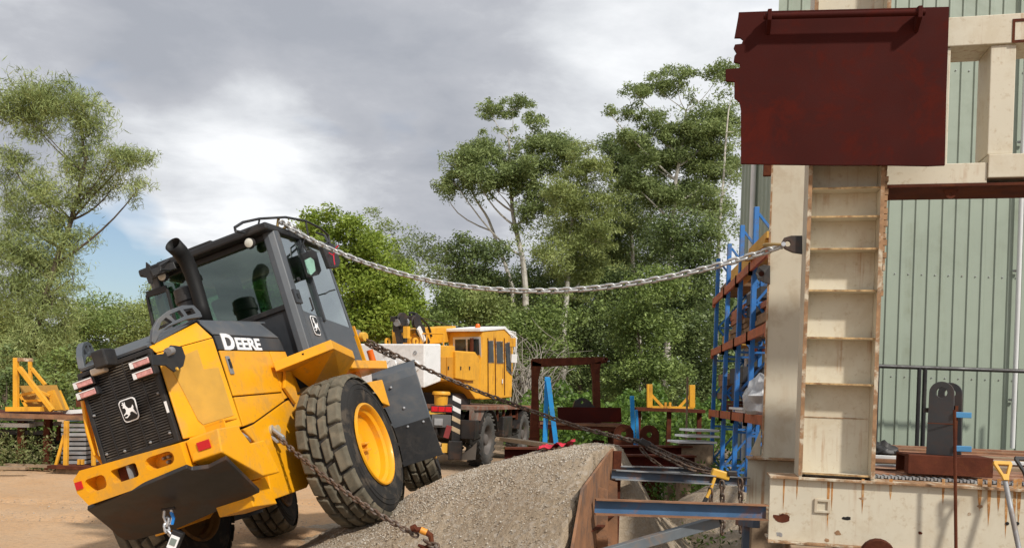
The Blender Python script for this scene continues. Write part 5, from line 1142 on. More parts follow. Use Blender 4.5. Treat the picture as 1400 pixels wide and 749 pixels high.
MB().tube([E3 + Vector((-.03, 0, .05)), E3 + Vector((.03, 0, .05)), E3 + Vector((.09, 0, .01)), E3 + Vector((.10, -.01, -.05)), E3 + Vector((.05, -.01, -.08)), E3 + Vector((.0, 0, -.06))], [.02, .022, .022, .02, .018, .010], 8).build('hook', rust, hk3, smooth=True)
MB().tube([E3 + Vector((-.05, 0, .055)), E3 + Vector((-.02, -.01, .07))], .024, 10).build('eye', rust, hk3, smooth=True)
MB().tube([E3 + Vector((.015, -.02, .052)), E3 + Vector((.06, -.02, .035))], .025, 10).build('painted_band', mat('orange_paint', (.7, .28, .03), .5), hk3, smooth=True)
chain('heaped chain links lying on the gravel in front', [E3 + Vector((.05, 0, -.03)), E3 + Vector((.10, -.04, -.05)), E3 + Vector((.16, -.06, -.06)), E3 + Vector((.13, -.12, -.09)), E3 + Vector((.05, -.14, -.11)), E3 + Vector((.02, -.20, -.13)), E3 + Vector((.12, -.24, -.15)), E3 + Vector((.20, -.20, -.13))], .056, .011, rustchain)
# shackle, load cell and chain below the slab
c0 = LF.w(LF.lpp(229, 694, (-1.8, 0, .85), Vector((.37, 0, .65)).normalized()))
def under(px, py): return at(px, py, c0.y - .03)
s4 = thing('shackle', c0, 'silver shackle with bright blue paint hanging under the loader slab', 'shackle')
MB().tube([under(225, 696), under(224, 706), under(228, 716), under(234, 716), under(236, 706), under(234, 696)], .011, 8).build('bow', alu, s4, smooth=True)
MB().tube([under(234, 699), under(237, 708), under(235, 716)], .013, 8).build('painted_bow', bluemark, s4, smooth=True)
MB().tube([under(221, 697), under(239, 694)], .012, 8).build('pin', blacksteel, s4, smooth=True)
chain('short steel chain between slab shackle and load cell', [under(229, 708), under(226, 722), under(235, 733)], .05, .010, alu, straight=True)
lc = thing('load_cell', under(240, 738), 'white load cell with small grey display under the loader slab', 'load cell')
R_ = Matrix.Rotation(.35, 3, 'Y'); o = under(239, 740)
MB().box(o, (.085, .05, .17), R_).build('body', black, lc, bevel=.006)
MB().box(o + Vector((0, -.028, 0)), (.066, .008, .10), R_).build('label_plate', whiteedge, lc)
MB().box(o + Vector((0, -.034, .005)), (.045, .006, .05), R_).build('display', mat('lcd', (.20, .24, .22), .3), lc)
gb = under(247, 770); chain('anchor chain running from the load cell to the dirt', [under(243, 752), Vector((gb.x, gb.y, .35)), Vector((gb.x+.05, gb.y, .0))], .05, .010, rustchain, straight=True)
# ================================================================== RETAINING PLATE AND CHANNELS
BP = thing('retaining_plate', (plate_x(6.5), 6.5, 0), 'rusty orange-brown steel plate holding back the gravel heap', 'plate')
pt = lambda Y, z, dx=0: Vector((plate_x(Y) + dx, Y, z))
MB().prism([pt(7.2, -.05), pt(7.2, 1.37), pt(6.9, 1.345), pt(5.62, 1.18), pt(5.3, .84), pt(4.75, -.05)], (.018, -.004, 0)).build('plate', rustlite, BP)
for Y in (6.35, 6.95):
    MB().prism([pt(Y, .05, .02), pt(Y, 1.12, .02), pt(Y, 1.10, .09), pt(Y, .05, .13)], (0, .014, 0)).build('stiffener', rustlite, BP)
    for z in (.42, .82): MB().prism([pt(Y-.3, z, .02), pt(Y-.004, z, .02), pt(Y-.004, z, .08)], (0, 0, .012)).build('gusset', rust, BP)
MB().box(pt(7.16, .66, .055), (.07, .05, 1.38)).build('end_post', rust, BP)
def channel_bar(name, a, b, h, wd, m, label, lip=rustlite):
    root = thing(name, a, label, 'steel channel'); a, b = Vector(a), Vector(b); d = (b-a).normalized(); s = d.cross(Vector((0, 0, 1))).normalized(); u = s.cross(d)
    MB().beam(a + s*(-wd/2+.004), b + s*(-wd/2+.004), .008, h-.02).build('web', m, root)
    MB().beam(a + u*(h/2-.005), b + u*(h/2-.005), wd, .010).build('flange', lip, root); MB().beam(a - u*(h/2-.005), b - u*(h/2-.005), wd, .010).build('flange', lip, root); return root
channel_bar('steel_channel', at(834, 648, 6.98) + Vector((.03, 0, 0)), at(1022, 658, 7.9), .085, .06, channel, 'dark blue-grey steel channel, the farther of the two props', zinc)
channel_bar('steel_channel', at(810, 692, 6.0) + Vector((.02, 0, 0)), at(1049, 700, 6.06), .115, .065, mat('channel_blue', (.045, .12, .24), .55, var=.3, dirt=(.2, .1, .06), dirt_amt=.7, dscale=4), 'blue-webbed rusty steel channel, the nearer of the two props')
channel_bar('steel_channel', at(845, 640, 7.15), at(970, 643, 8.3), .05, .05, channel, 'thin dark channel lying just behind the farther prop', zinc)
br = thing('square_tube', at(979, 712, 6.1), 'grey square steel tube slanting down below the blue channel', 'tube')
MB().beam(at(981, 712, 6.15), at(800, 764, 6.0), .075, .075).build('tube', mat('grey_blue_tube', (.13, .15, .165), .5, var=.25, dirt=(.24, .15, .09), dirt_amt=.6), br, bevel=.004)
MB().beam(at(981, 700, 6.15), at(981, 716, 6.15), .02, .05).build('end_lug', blacksteel, br)
st2 = thing('square_tube', at(1020, 712, 6.7), 'short blue-grey tube end beside the base beam', 'tube')
MB().beam(at(1010, 712, 6.9), at(1034, 716, 6.5), .06, .06).build('tube', channel, st2, bevel=.003)
MB().beam((at(1020, 714, 6.7).x, 6.7, 0), (at(1020, 714, 6.7).x, 6.7, at(1020, 714, 6.7).z-.03), .05, .05).build('leg', channel, st2)
# red mat and timber on the heap
def drape(name, px0, px1, py, Y, dep, m, label, cat):
    a, b = at(px0, py, Y), at(px1, py, Y)
    def P(u, v):
        x = a.x + (b.x-a.x)*u; y = Y + dep*(v-.5); return (x, y, float(pile_z(np.float64(x), np.float64(y))) + .045 + .025*math.sin(u*17+v*5)*math.sin(v*9+u*3))
    return MB().grid(P, 22, 9).build(name, m, None, smooth=True, label=label, cat=cat, fix=False)
drape('red_cloth', 736, 784, 612, 7.62, .42, redcloth, 'crumpled red cloth lying on the crest of the gravel heap', 'cloth')
MB().beam(at(690, 600, 9.4), at(768, 611, 8.1), .13, .04).build('timber_plank', mat('pale_timber', (.34, .25, .16), .85, var=.2, vscale=5), None, label='pale timber plank resting on the gravel crest', cat='plank')
# ================================================================== BLUE RACKING
RK = thing('pallet_rack', (2.9, 10, 0), 'tall blue pallet racking with orange beams beside the shed', 'rack')
U = Vector((.12, .993, 0)); V_ = Vector((.993, -.12, 0))
q = lambda t, s, z: Vector((2.8, 9, 0)) + U*t + V_*s + Vector((0, 0, z))
TS = (0, 1.26, 2.38, 3.62, 4.95); RD = .50
tops = [at(1054, 246, 9).z, at(1025, 284, q(1.26, 0, 0).y).z, at(1007, 309, q(2.38, 0, 0).y).z, at(990, 334, q(3.62, 0, 0).y).z, at(975, 354, q(4.95, 0, 0).y).z]
for t, zt in zip(TS, tops):
    for s in (0, RD):
        MB().box(q(t, s, zt/2+.01), (.06, .055, zt)).build('upright', bluepaint, RK, bevel=.004)
        MB().box(q(t, s, .008), (.13, .13, .016)).build('foot', bluepaint, RK)
    z = .3; k = 0
    while z + .55 < zt:
        MB().beam(q(t, .03, z), q(t, RD-.03, z), .03, .03).build('brace', bluepaint, RK)
        MB().beam(q(t, .03 if k % 2 else RD-.03, z), q(t, RD-.03 if k % 2 else .03, z+.55), .03, .03).build('brace', bluepaint, RK); z += .55; k += 1
LV = (1.62, 2.63, 3.49)
for i in range(4):
    for z in LV:
        for s in (-.045, RD+.045): MB().beam(q(TS[i]+.0, s, z), q(TS[i+1], s, z), .035, .11).build('beam', orange, RK, bevel=.003)
        for t in (TS[i], TS[i+1]): MB().box(q(t, -.045, z-.02), (.045, .06, .16)).build('beam_connector', orange, RK)
for i in range(4):
    for z0_, z1_ in ((1.7, 2.6), (2.7, 3.45)):
        MB().beam(q(TS[i], RD, z0_ if i % 2 else z1_), q(TS[i+1], RD, z1_ if i % 2 else z0_), .03, .03).build('brace', bluepaint, RK)
def rackitem(name, t0, t1, s, z, h, wd, m, label, cat, n=1):
    root = thing(name, q(t0, s, z), label, cat)
    zz = z
    for k in range(n):
        hh = h/n; MB().beam(q(t0 + rnd.uniform(-.08, .08), s + rnd.uniform(-.03, .03), zz+hh/2), q(t1 + rnd.uniform(-.08, .08), s + rnd.uniform(-.03, .03), zz+hh/2), wd*rnd.uniform(.85, 1), hh-.006).build('board', m, root); zz += hh
    return root
brownb = mat('dark_boards', (.20, .115, .055), .85, var=.4, vscale=6); boards2 = mat('yellow_pine', (.55, .30, .05), .7, var=.2)
rackitem('board_stack', .1, 1.6, .2, 2.685, .20, .36, brownb, 'brown timber boards on the middle rack shelf, nearest bay', 'boards', 3)
rackitem('board_stack', 2.0, 3.5, .2, 2.685, .26, .36, brownb, 'brown timber boards on the middle rack shelf, second bay', 'boards', 4)
rackitem('board_stack', 3.7, 4.9, .25, 2.685, .22, .34, boards2, 'ochre timber bearers on the middle rack shelf, far end', 'boards', 3)
rackitem('yellow_beam', .5, 3.3, .1, 3.545, .22, .22, boards2, 'yellow box beam stored on the top rack shelf', 'beam', 1)
rackitem('crate', 3.3, 4.9, .2, 3.545, .18, .36, brownb, 'dark crate on the top rack shelf at its far end', 'crate', 2)
rackitem('steel_pack', 2.6, 4.8, .25, 1.675, .16, .36, rust, 'rusty steel pack on the lower rack shelf, far bays', 'steel', 3)
rackitem('steel_pack', .8, 2.4, .25, .02, .5, .4, mat('dark_machine', (.03, .03, .032), .6), 'dark machinery pack standing on the ground inside the racking', 'steel', 2)
rackitem('sheet_pack', 1.4, 2.6, .15, 1.675, .07, .4, white, 'white wrapped sheets on the lower rack shelf', 'sheets', 2)
rackitem('pallet_boards', 3.8, 4.9, .25, .02, .5, .4, brownb, 'old brown boards on the ground inside the racking, far end', 'boards', 4)
rackitem('steel_pack', .2, 1.2, .25, 2.89, .16, .30, mat('orange_steel', (.34, .11, .04), .7, var=.3), 'orange-brown steel offcuts on top of the nearest middle shelf boards', 'steel', 2)
rackitem('steel_pack', 1.3, 2.5, .25, 3.545, .2, .3, rust, 'rusty steel offcuts behind the yellow box beam', 'steel', 2)
rackitem('board_stack', 1.2, 2.4, .28, 1.75, .3, .3, brownb, 'brown boards behind the white wrapped sheets', 'boards', 3)
rackitem('steel_pack', 2.5, 3.6, .22, 2.96, .22, .34, MATS['orange_steel'], 'orange-brown steel pieces above the second bay boards', 'steel', 3)
rackitem('timber_bearers', .1, 1.2, .0, 3.55, .16, .22, boards2, 'ochre timber bearers at the near end of the top shelf', 'timber', 2)
rackitem('crate', 2.5, 3.5, .22, 1.86, .45, .34, MATS['dark_machine'], 'black crate on the lower rack shelf, third bay', 'crate', 2)
rackitem('board_stack', 3.7, 4.9, .22, 1.86, .4, .34, brownb, 'brown boards on the rusty pack at the far lower shelf', 'boards', 4)
rackitem('steel_pack', 1.3, 2.3, .22, 2.96, .3, .3, MATS['dark_machine'], 'dark machine parts above the middle shelf boards', 'steel', 2)
lo_ = q(.62, .05, 1.68); lump('wrapped_bundle', (lo_.x, lo_.y, lo_.z+.16), (.22, .26, .30), plastic, 'clear plastic wrapped bundle slumped on the lower rack shelf', 'bundle', 8, amp=.2)
# white sheets on the ground by the rack
for i, (px, py, ln) in enumerate(((958, 588, .45), (955, 596, .55), (948, 604, .65))):
    c = at(px, py, 13.2+.0*i); MB().beam(c + Vector((-ln/2, 0, 0)), c + Vector((ln/2, .2, 0)), .4, .035).build('white_sheet', white, None, bevel=.004, label='%s white sheet of the stack left of the blue racking' % ('topmost', 'middle', 'lowest')[i], cat='sheet', group='white sheets by the racking')
c = at(953, 604, 13.2); MB().box((c.x, c.y+.1, (c.z-.03)/2), (.5, .3, c.z-.04)).build('support_block', timber, None, label='timber block carrying the white panels by the racking', cat='timber')
# ================================================================== MIDDLE YARD
PT = thing('portal_frame', at(780, 580, 18), 'dark rust red portal frame of heavy plate standing behind the heap', 'frame')
Yp = 18.0
def vpoly(L, Y, th): return MB().prism([at(a, b, Y) for a, b in L], (0, th, 0))
vpoly([(726, 492), (741, 497), (736, 520), (738, 600), (724, 600), (727, 540)], Yp, .28).build('post', rust, PT, bevel=.01)
vpoly([(808, 497), (822, 493), (820, 510), (822, 578), (812, 578), (811, 520)], Yp, .28).build('post', rust, PT, bevel=.01)
vpoly([(727, 490), (800, 488), (829, 488), (830, 495), (822, 497), (800, 498), (741, 501), (727, 501)], Yp, .3).build('top_beam', rust, PT, bevel=.008)
MB().lathe([(.02, 0), (.05, 0), (.05, .32), (.02, .32)], at(826, 492, Yp), (0, -1, 0), 10).build('eye', rust, PT)
b0, b1_ = at(724, 600, Yp), at(838, 600, Yp)
for x in (b0.x+.1, b1_.x-.3): MB().box((x, Yp+.14, at(730, 599, Yp).z/2), (.24, .3, at(730, 599, Yp).z)).build('pedestal', rust, PT)
TR = thing('low_trailer', at(800, 600, 17.5), 'rust brown low trailer bed loaded with plate behind the heap', 'trailer')
z1 = at(800, 580, 17.2).z; xa_, xb_ = at(738, 580, 17.2).x, at(862, 582, 17.2).x
MB().box(((xa_+xb_)/2, 18.0, z1-.06), (xb_-xa_, 1.9, .12)).build('bed', rust, TR, bevel=.006)
MB().box(((xa_+xb_)/2, 17.04, z1+.0), (xb_-xa_, .04, .05)).build('edge_trim', rustlite, TR)
for x in (xa_+.3, xb_-.3): MB().box((x, 17.6, (z1-.12)/2), (.12, 1.0, z1-.12)).build('leg', rust, TR)
vpoly([(762, 556), (849, 557), (850, 577), (763, 578)], 17.3, .05).build('rust_plate', oxide, None, label='upright dark red plate standing on the trailer bed', cat='plate')
bl = thing('eye_bracket', at(798, 556, 17.6), 'black bracket with a round eye on the trailer', 'bracket')
pts = [(783, 557), (786, 548), (793, 544), (800, 544), (808, 549), (812, 557)]
MB().holed([at(a, b, 17.6) for a, b in pts], [[at(796 + 2.4*math.cos(t), 549.5 + 2.4*math.sin(t), 17.6) for t in [i*math.pi/4 for i in range(8)]]], (0, .2, 0)).build('plate', blacksteel, bl)
MB().box(at(798, 562, 17.68), (.45, .18, .25)).build('foot', blacksteel, bl)
def leanbar(px0, py0, px1, py1, Y, wd, label, m=skyblue):
    a, b = at(px0, py0, Y), at(px1, py1, Y); d = (b-a)/(b.z-a.z); c = b + d*(.02-b.z)
    MB().beam(a, c, wd, wd*.6, (0, 1, 0)).build('blue_post', m, None, bevel=.006, label=label, cat='post', group='blue steel posts')
leanbar(748, 515, 745, 605, 15.0, .085, 'blue steel post leaning left of the pair by the portal frame')
leanbar(749, 516, 760, 605, 14.9, .085, 'blue steel post leaning right of the pair by the portal frame')
leanbar(864, 541, 866, 600, 15.0, .075, 'single tall blue post between portal frame and yellow frame')
leanbar(870, 560, 872, 600, 14.8, .05, 'shorter thin blue post beside the single tall blue post')
def lugrust(px, py, Y, label):
    r = thing('rusty_lug', at(px, py, Y), label, 'lug'); o = at(px, py, Y); w_ = .17
    pts = [o + Vector((w_*math.cos(math.pi*t/8), 0, w_*math.sin(math.pi*t/8))) for t in range(9)] + [o + Vector((-w_, 0, -.25)), o + Vector((w_, 0, -.25))]
    MB().holed(pts, [[o + Vector((.05*math.cos(t*math.pi/4), 0, .05*math.sin(t*math.pi/4))) for t in range(8)]], (0, .06, 0)).build('eye_plate', rust, r, bevel=.005)
    MB().box(o + Vector((0, .05, -.25-(o.z-.25)/2)), (.4, .2, o.z-.25)).build('base', rust, r)
lugrust(853, 593, 14.2, 'round-topped rusty lug right of the portal frame'); lugrust(888, 594, 14.4, 'round-topped rusty lug under the yellow frame table')
# long rusty beams behind the heap
for i, (x0, x1, y, Y, lab) in enumerate(((690, 800, 612, 12.5, 'left long rusty beam lying behind the gravel crest'), (770, 945, 609, 13.2, 'long dark rusty beam lying before the trailer'), (855, 950, 622, 12.2, 'lower rusty beam left of the white panels'))):
    a, b = at(x0, y, Y), at(x1, y+1, Y); r = thing('rusty_beam', a, lab, 'beam')
    MB().beam(a, b, .24, .025).build('flange', rust, r); MB().beam(a - Vector((0, 0, .28)), b - Vector((0, 0, .28)), .24, .025).build('flange', rust, r)
    MB().beam(a - Vector((0, 0, .14)), b - Vector((0, 0, .14)), .02, .25).build('web', oxide, r)
    for p in (a.lerp(b, .15), a.lerp(b, .85)): MB().box((p.x, p.y, (p.z-.295)/2), (.15, .3, max(.05, p.z-.295))).build('packer', timber, r)
# right yellow frame on a table
TB = thing('steel_table', at(915, 558, 20), 'rusty steel work table under the yellow post frame', 'table')
zt = at(912, 558, 20).z; xa_, xb_ = at(868, 558, 20).x, at(962, 560, 20).x
MB().box(((xa_+xb_)/2, 20.3, zt-.04), (xb_-xa_, 1.0, .08)).build('top', rust, TB)
for x in (xa_+.1, (xa_+xb_)/2, xb_-.1): MB().box((x, 20.0, (zt-.08)/2), (.10, .10, zt-.08)).build('leg', rust, TB)
YF = thing('yellow_post_frame', at(915, 557, 20), 'yellow welded frame with two short posts standing on the table', 'frame')
for a, b, w_ in (((888, 525), (888, 557), .13), ((946, 526), (946, 557), .13)): MB().beam(at(*a, 20), at(*b, 20), w_, .12, (0, 1, 0)).build('post', craneyel, YF, bevel=.006)
for a, b in (((891, 540), (906, 556)), ((943, 541), (929, 556))): MB().beam(at(*a, 20), at(*b, 20), .06, .06, (0, 1, 0)).build('brace', craneyel, YF)
MB().beam(at(888, 556, 20), at(948, 557, 20), .1, .05).build('base_bar', craneyel, YF)
for px in (910, 916): MB().box(at(px, 553, 20), (.05, .08, .12)).build('stub', craneyel, YF)
MB().beam(at(940, 515, 17.5), Vector((at(940, 575, 17.5).x, 17.5, 0)), .035, .035, (0, 1, 0)).build('timber_stake', timber, None, label='thin grey stake before the yellow post frame', cat='stake')
# sheets and hoses on the gravel behind the channels
for i, (px, py, ln, wd, m_, lab) in enumerate(((940, 664, 1.5, .5, black, 'black sheet lying on gravel beneath the far channel'), (985, 660, 1.2, .35, white, 'white board lying on gravel beneath the far channel'), (905, 668, .9, .08, timber, 'broken timber offcut on the gravel'), (1000, 672, 1.0, .3, zinc, 'grey steel sheet lying on gravel by the base beam'))):
    c = onz(px, py, .06 + .03*i); MB().box(c, (ln, wd, .03), Matrix.Rotation(rnd.uniform(-.25, .25), 3, 'Z')).build('scrap_piece', m_, None, bevel=.003, label=lab, cat='scrap')
for i in range(3):
    a = onz(905 + 12*i, 672 + 3*i, .03); hp = [a + Vector((k*.12, .25*math.sin(k*.9+i), .02 + .015*i)) for k in range(9)]
    MB().tube(smoothpath(hp, 4), .022, 7).build('hose', (black, rubber, blacksteel)[i], None, smooth=True, label=('thick black hose curled on gravel, farthest back', 'dull rubber hose curled on gravel, middle of three', 'short dark hose curled on gravel, nearest')[i], cat='hose', group='hoses on the gravel')
lump('gravel_mound', (3.15, 10.6, -.05), (1.15, 1.9, .80), pm, 'gravel bank heaped around the feet of the blue racking', 'gravel mound', 9, (30, 18), .10)
o = onz(890, 730, .02); lump('gravel_mound', (o.x+.9, o.y+1.3, .0), (1.1, .9, .32), pm, 'low brown gravel mound beyond the channels', 'gravel mound', 5, amp=.12)
# ================================================================== LEFT STACK
YL = 16.3
LT = thing('steel_table', at(50, 640, YL), 'long rusty steel table carrying the yellow A-frame at far left', 'table')
zt = at(50, 565, YL).z; xa_, xb_ = at(-60, 560, YL).x, at(128, 568, YL).x
MB().box(((xa_+xb_)/2, YL+.6, zt-.04), (xb_-xa_, 1.5, .07)).build('top', rust, LT); MB().box(((xa_+xb_)/2, YL-.16, zt-.05), (xb_-xa_, .05, .09)).build('edge', rustlite, LT)
for x in (xa_+.1, xa_+1.2, xb_-1.0, xb_-.1): MB().box((x, YL+.2, (zt-.08)/2), (.12, .12, zt-.08)).build('leg', rust, LT)
for i, (x0, x1, y, m_, lab) in enumerate(((-20, 52, 571, zinc, 'grey steel section stacked directly under the table top'), (-30, 45, 580, white, 'pale section under the table, second from top'), (-10, 70, 590, blacksteel, 'black section under the table, third from top'), (40, 80, 578, zinc, 'short grey section under the table by the weeds'), (-40, 60, 604, rust, 'rusty section under the table near the ground'))):
    MB().beam(at(x0, y, YL+.1+.1*i), at(x1, y+1, YL+.1+.1*i), .25, .08).build('steel_section', m_, None, label=lab, cat='steel section', group='steel sections under the left table')
MB().box((at(30, 610, YL+.6).x, YL+.7, .35), (2.3, .5, .70)).build('support_crate', blacksteel, None, label='dark crate under the left steel table', cat='crate')
AF = thing('yellow_a_frame', at(50, 562, YL), 'yellow welded A-frame with a tilted tray on the left table', 'frame')
def bar(a, b, w_=.075, Y=YL, m_=craneyel, nm='bar', p=AF, dY=0): return MB().beam(at(*a, Y), at(*b, Y+dY), w_, w_, (0, 1, 0)).build(nm, m_, p, bevel=.005)
bar((22, 489), (22, 560), .085, nm='post'); bar((19, 491), (44, 492), .07, m_=rustedge, nm='cap'); bar((41, 494), (42, 526), .06, YL+.5, nm='post'); bar((26, 502), (72, 561), .085, nm='brace'); bar((43, 503), (62, 526), .06, YL+.5, nm='brace')
MB().prism([at(a, b, YL+.35) for a, b in ((27, 527), (76, 526), (89, 561), (35, 561))], (0, .05, 0)).build('tray_back', mat('ochre_plate', (.42, .24, .05), .6, var=.2), AF)
MB().prism([at(a, b, YL+.28) for a, b in ((64, 535), (72, 533), (84, 560), (72, 561))], (0, .3, 0)).build('tray_side', craneyel, AF)
bar((27, 540), (50, 535), .05, YL+.25); bar((30, 548), (58, 547), .05, YL+.25); bar((28, 540), (36, 556), .05, YL+.25); bar((55, 535), (68, 541), .05, YL+.2)
MB().prism([at(a, b, YL-.1) for a, b in ((7, 556), (55, 556), (55, 562), (7, 562))], (0, .3, 0)).build('base_plate', craneyel, AF)
ST = thing('stillage', at(108, 640, 15.6), 'yellow post stillage on a rusty base plate beside the loader', 'stillage')
Ys = 15.9
zb_ = at(108, 638, Ys).z
MB().box(((at(72, 640, Ys).x+at(146, 640, Ys).x)/2, Ys+.3, max(.05, zb_)), (at(146, 640, Ys).x-at(72, 640, Ys).x, 1.0, .06)).build('base', rust, ST)
MB().box(((at(72, 640, Ys).x+at(146, 640, Ys).x)/2, Ys+.3, max(.02, zb_/2-.02)), (.8, .8, max(.03, zb_-.05))).build('skid', timber, ST)
for a, b, w_ in (((91, 575), (90, 638), .075), ((127, 575), (128, 636), .065), ((88, 594), (76, 637), .05), ((130, 592), (141, 634), .05), ((133, 580), (146, 632), .05)): bar(a, b, w_, Ys, nm='post', p=ST)
for px in (108, 113): MB().box(at(px, 631, Ys), (.04, .06, .10)).build('stub', craneyel, ST)
bar((80, 583), (80, 602), .06, Ys+.7, rust, 'bracket', ST); bar((80, 583), (92, 583), .05, Ys+.7, rust, 'bracket', ST)
for i in range(9):
    a, b = at(94, 630-6.2*i, Ys+.5), at(127, 630-6.2*i, Ys+.5)
    MB().beam(a, b, .55, .06).build('steel_grating', zinc if i % 3 else mat('light_galv', (.42, .44, .45), .4, metal=.4), None, label='%s galvanised grating in the stack held by the yellow stillage' % ('lowest', 'second lowest', 'third lowest', 'fourth lowest', 'middle', 'fourth from top', 'third from top', 'second from top', 'topmost')[i], cat='grating', group='gratings stacked in the stillage')
MB().beam(at(99, 573, Ys+.5), at(126, 572, Ys+.5), .5, .07).build('blue_board', mat('pale_blue', (.20, .36, .52), .6), None, label='pale blue board on top of the grating stack', cat='board')
MB().beam(at(95, 563, Ys+1.2), at(128, 561, Ys+1.2), .5, .08).build('white_board', white, None, label='white board lying behind the grating stack', cat='board')
MB().prism([at(a, b, YL+.9) for a, b in ((104, 541), (118, 541), (118, 556), (104, 556))], (0, .3, 0)).build('rusty_box', rust, None, label='small rusty box between A-frame and loader', cat='box')
# planks and litter at the left foot
for i, (px, py, ln) in enumerate(((15, 632, 1.2), (40, 636, .9), (5, 639, .8))):
    c = onz(px, py, .05 + .05*i); MB().box(c, (ln, .18, .05), Matrix.Rotation(.15*(i-1), 3, 'Z')).build('old_plank', timber, None, label=('old grey plank in the weeds at far left, rear one', 'old grey plank in the weeds, right-hand one', 'old grey plank at the left picture edge, nearest')[i], cat='plank', group='old planks in the weeds')
# ================================================================== MOBILE CRANE
P0 = at(664, 545, 22.0)
HD = math.radians(62)
CF = Frame((P0.x, P0.y, 0), Matrix.Rotation(HD, 3, 'Z'))
CR = thing('mobile_crane', (P0.x-1, P0.y, 0), 'yellow mobile crane with white counterweight parked behind the loader', 'crane')
cs = lambda px, py, y=0: CF.lp(px, py, 1, y)                     # on the right side plane
cr_ = lambda px, py, x=0: CF.lp(px, py, 0, x)                    # on a plane across the crane
WP = lambda L: [CF.w(p) for p in L]
wv = lambda v: CF.R @ Vector(v)
def csolid(px, y0, dy): return MB().prism(WP([cs(a, b, y0) for a, b in px]), wv((0, dy, 0)))
# cab: side polygon pushed inwards
cab = csolid([(660, 453), (690, 449), (698, 456), (702, 478), (700, 543), (660, 546), (655, 545)], 0, 1.05).build('cab', craneyel, CR, bevel=.03)
csolid([(657, 449), (691, 446), (700, 456), (698, 458), (690, 450), (657, 453)], -.03, 1.12).build('cab_roof', white, cab, bevel=.01)
def rquad(px, x, d, m, nm, p): return MB().prism(WP([cr_(a, b, x) for a, b in px]), wv((d, 0, 0))).build(nm, m, p, bevel=.006)
xr = cs(660, 453).x - .012
wd_ = [(619, 461), (657, 460), (658, 488), (620, 487)]
rquad(wd_, xr-.012, .01, alu, 'window_frame', cab); rquad([(622, 464), (636.5, 463.5), (637, 485), (622.5, 485)], xr-.02, .006, mat('dark_pane', (.03, .035, .033), .12, var=.4, vscale=4), 'window_pane', cab); rquad([(639, 463.5), (654.5, 463), (655.5, 485), (639.5, 485)], xr-.02, .006, MATS['dark_pane'], 'window_pane', cab)
for L in ([(668, 466), (674, 466), (675, 495), (668, 495)], [(679, 467), (687, 467), (688, 496), (680, 496)], [(691, 470), (697, 468), (699, 512), (693, 505)]):
    csolid([((a-sum(z[0] for z in L)/4)*1.25+sum(z[0] for z in L)/4, (b-sum(z[1] for z in L)/4)*1.06+sum(z[1] for z in L)/4) for a, b in L], -.012, .01).build('window_frame', rustedge, cab)
    csolid(L, -.02, .006).build('window_pane', MATS['dark_pane'], cab)
for x0 in (667, 677, 689.5): MB().beam(CF.w(cs(x0, 462, -.01)), CF.w(cs(x0+.5, 540, -.01)), .02, .02, wv((0, 1, 0))).build('door_edge', rust, cab)
MB().box(CF.w(cs(687, 521, -.02)), (.03, .05, .12)).build('door_handle', white, cab)
MB().lathe([(.07, 0), (.07, .10), (.05, .16), (.001, .17)], CF.w(cs(653, 451, .35)), (0, 0, 1), 12).build('beacon', orange_lens, cab, smooth=True)
for px, py in ((701, 468), (703, 490)): MB().box(CF.w(cs(px, py, -.18)), (.16, .05, .24)).build('side_mirror', craneyel if py < 480 else white, cab, bevel=.01)
MB().tube([CF.w(cs(698, 456, 0)), CF.w(cs(706, 462, -.2)), CF.w(cs(704, 500, -.15)), CF.w(cs(700, 512, 0))], .025, 6).build('mirror_arm', white, cab, smooth=True)
for k in range(7): MB().tube([CF.w(cs(694, 452, .1*k)), CF.w(cs(700+rnd.uniform(0, 5), 455+rnd.uniform(-6, 10), .1*k-.1)), CF.w(cs(702+rnd.uniform(0, 6), 470+rnd.uniform(-8, 15), .1*k-.1))], .018, 5).build('front_guard', white, cab, smooth=True)
# machinery body
bod = csolid([(602, 472), (622, 473), (622, 479), (650, 481), (662, 500), (662, 546), (650, 545), (632, 520), (602, 521)], .02, 2.1).build('machine_body', craneyel, CR, bevel=.02)
csolid([(623, 480), (650, 482), (650, 520), (640, 520), (623, 517)], -.06, .1).build('tool_box', craneyel, bod, bevel=.015)
for L in ([(603, 488), (610, 488), (610, 519), (603, 519)], [(611, 488), (620, 488), (620, 518), (611, 518)]): csolid(L, -.002, .02).build('hatch', mat('crane_ochre', (.56, .25, .02), .55, var=.15), bod, bevel=.004)
# counterweight with raised letters
cwp = [(580, 470), (603, 470), (603, 521), (580, 530)]
cw = csolid(cwp, -.03, 2.4).build('counterweight', white, CR, bevel=.03)
xc = cs(580, 500, -.03).x
v, f = text_mesh('KATO', .42, .02, .03); mb = MB(); o = cr_(520, 506, xc-.012); put2d(mb, v, f, CF.w(o), wv((0, -1, 0)), (0, 0, 1), .98, .78); mb.build('raised_letters', white, cw, label='raised KATO letters on the white counterweight')
for px, py in ((527, 484), (568, 482)):
    o = CF.w(cr_(px, py, xc-.012)); MB().lathe([(.03, 0), (.05, 0), (.05, .02), (.03, .02)], o, wv((-1, 0, 0)), 8).build('lifting_eye', zinc, cw)
for px in (530, 568): MB().lathe([(.06, -.02), (.10, -.02), (.10, .02), (.06, .02), (.06, -.02)], CF.w(cr_(px, 467, xc+.3)), wv((0, 1, 0)), 14).build('lifting_eye', craneyel, cw)
for y in (.1, .6, 1.1): MB().tube([CF.w((-2.0+.0, y, 2.95)), CF.w((-2.0, y, 3.25))], .02, 6).build('rail_post', craneyel, bod, smooth=True)
MB().tube([CF.w((-2.0, .1, 3.25)), CF.w((-2.0, 1.1, 3.25))], .02, 6).build('hand_rail', craneyel, bod, smooth=True)
MB().tube([CF.w(cs(645, 488, .25)), CF.w(cs(645, 462, .25))], .05, 8).build('exhaust_stack', rust, bod, smooth=True)
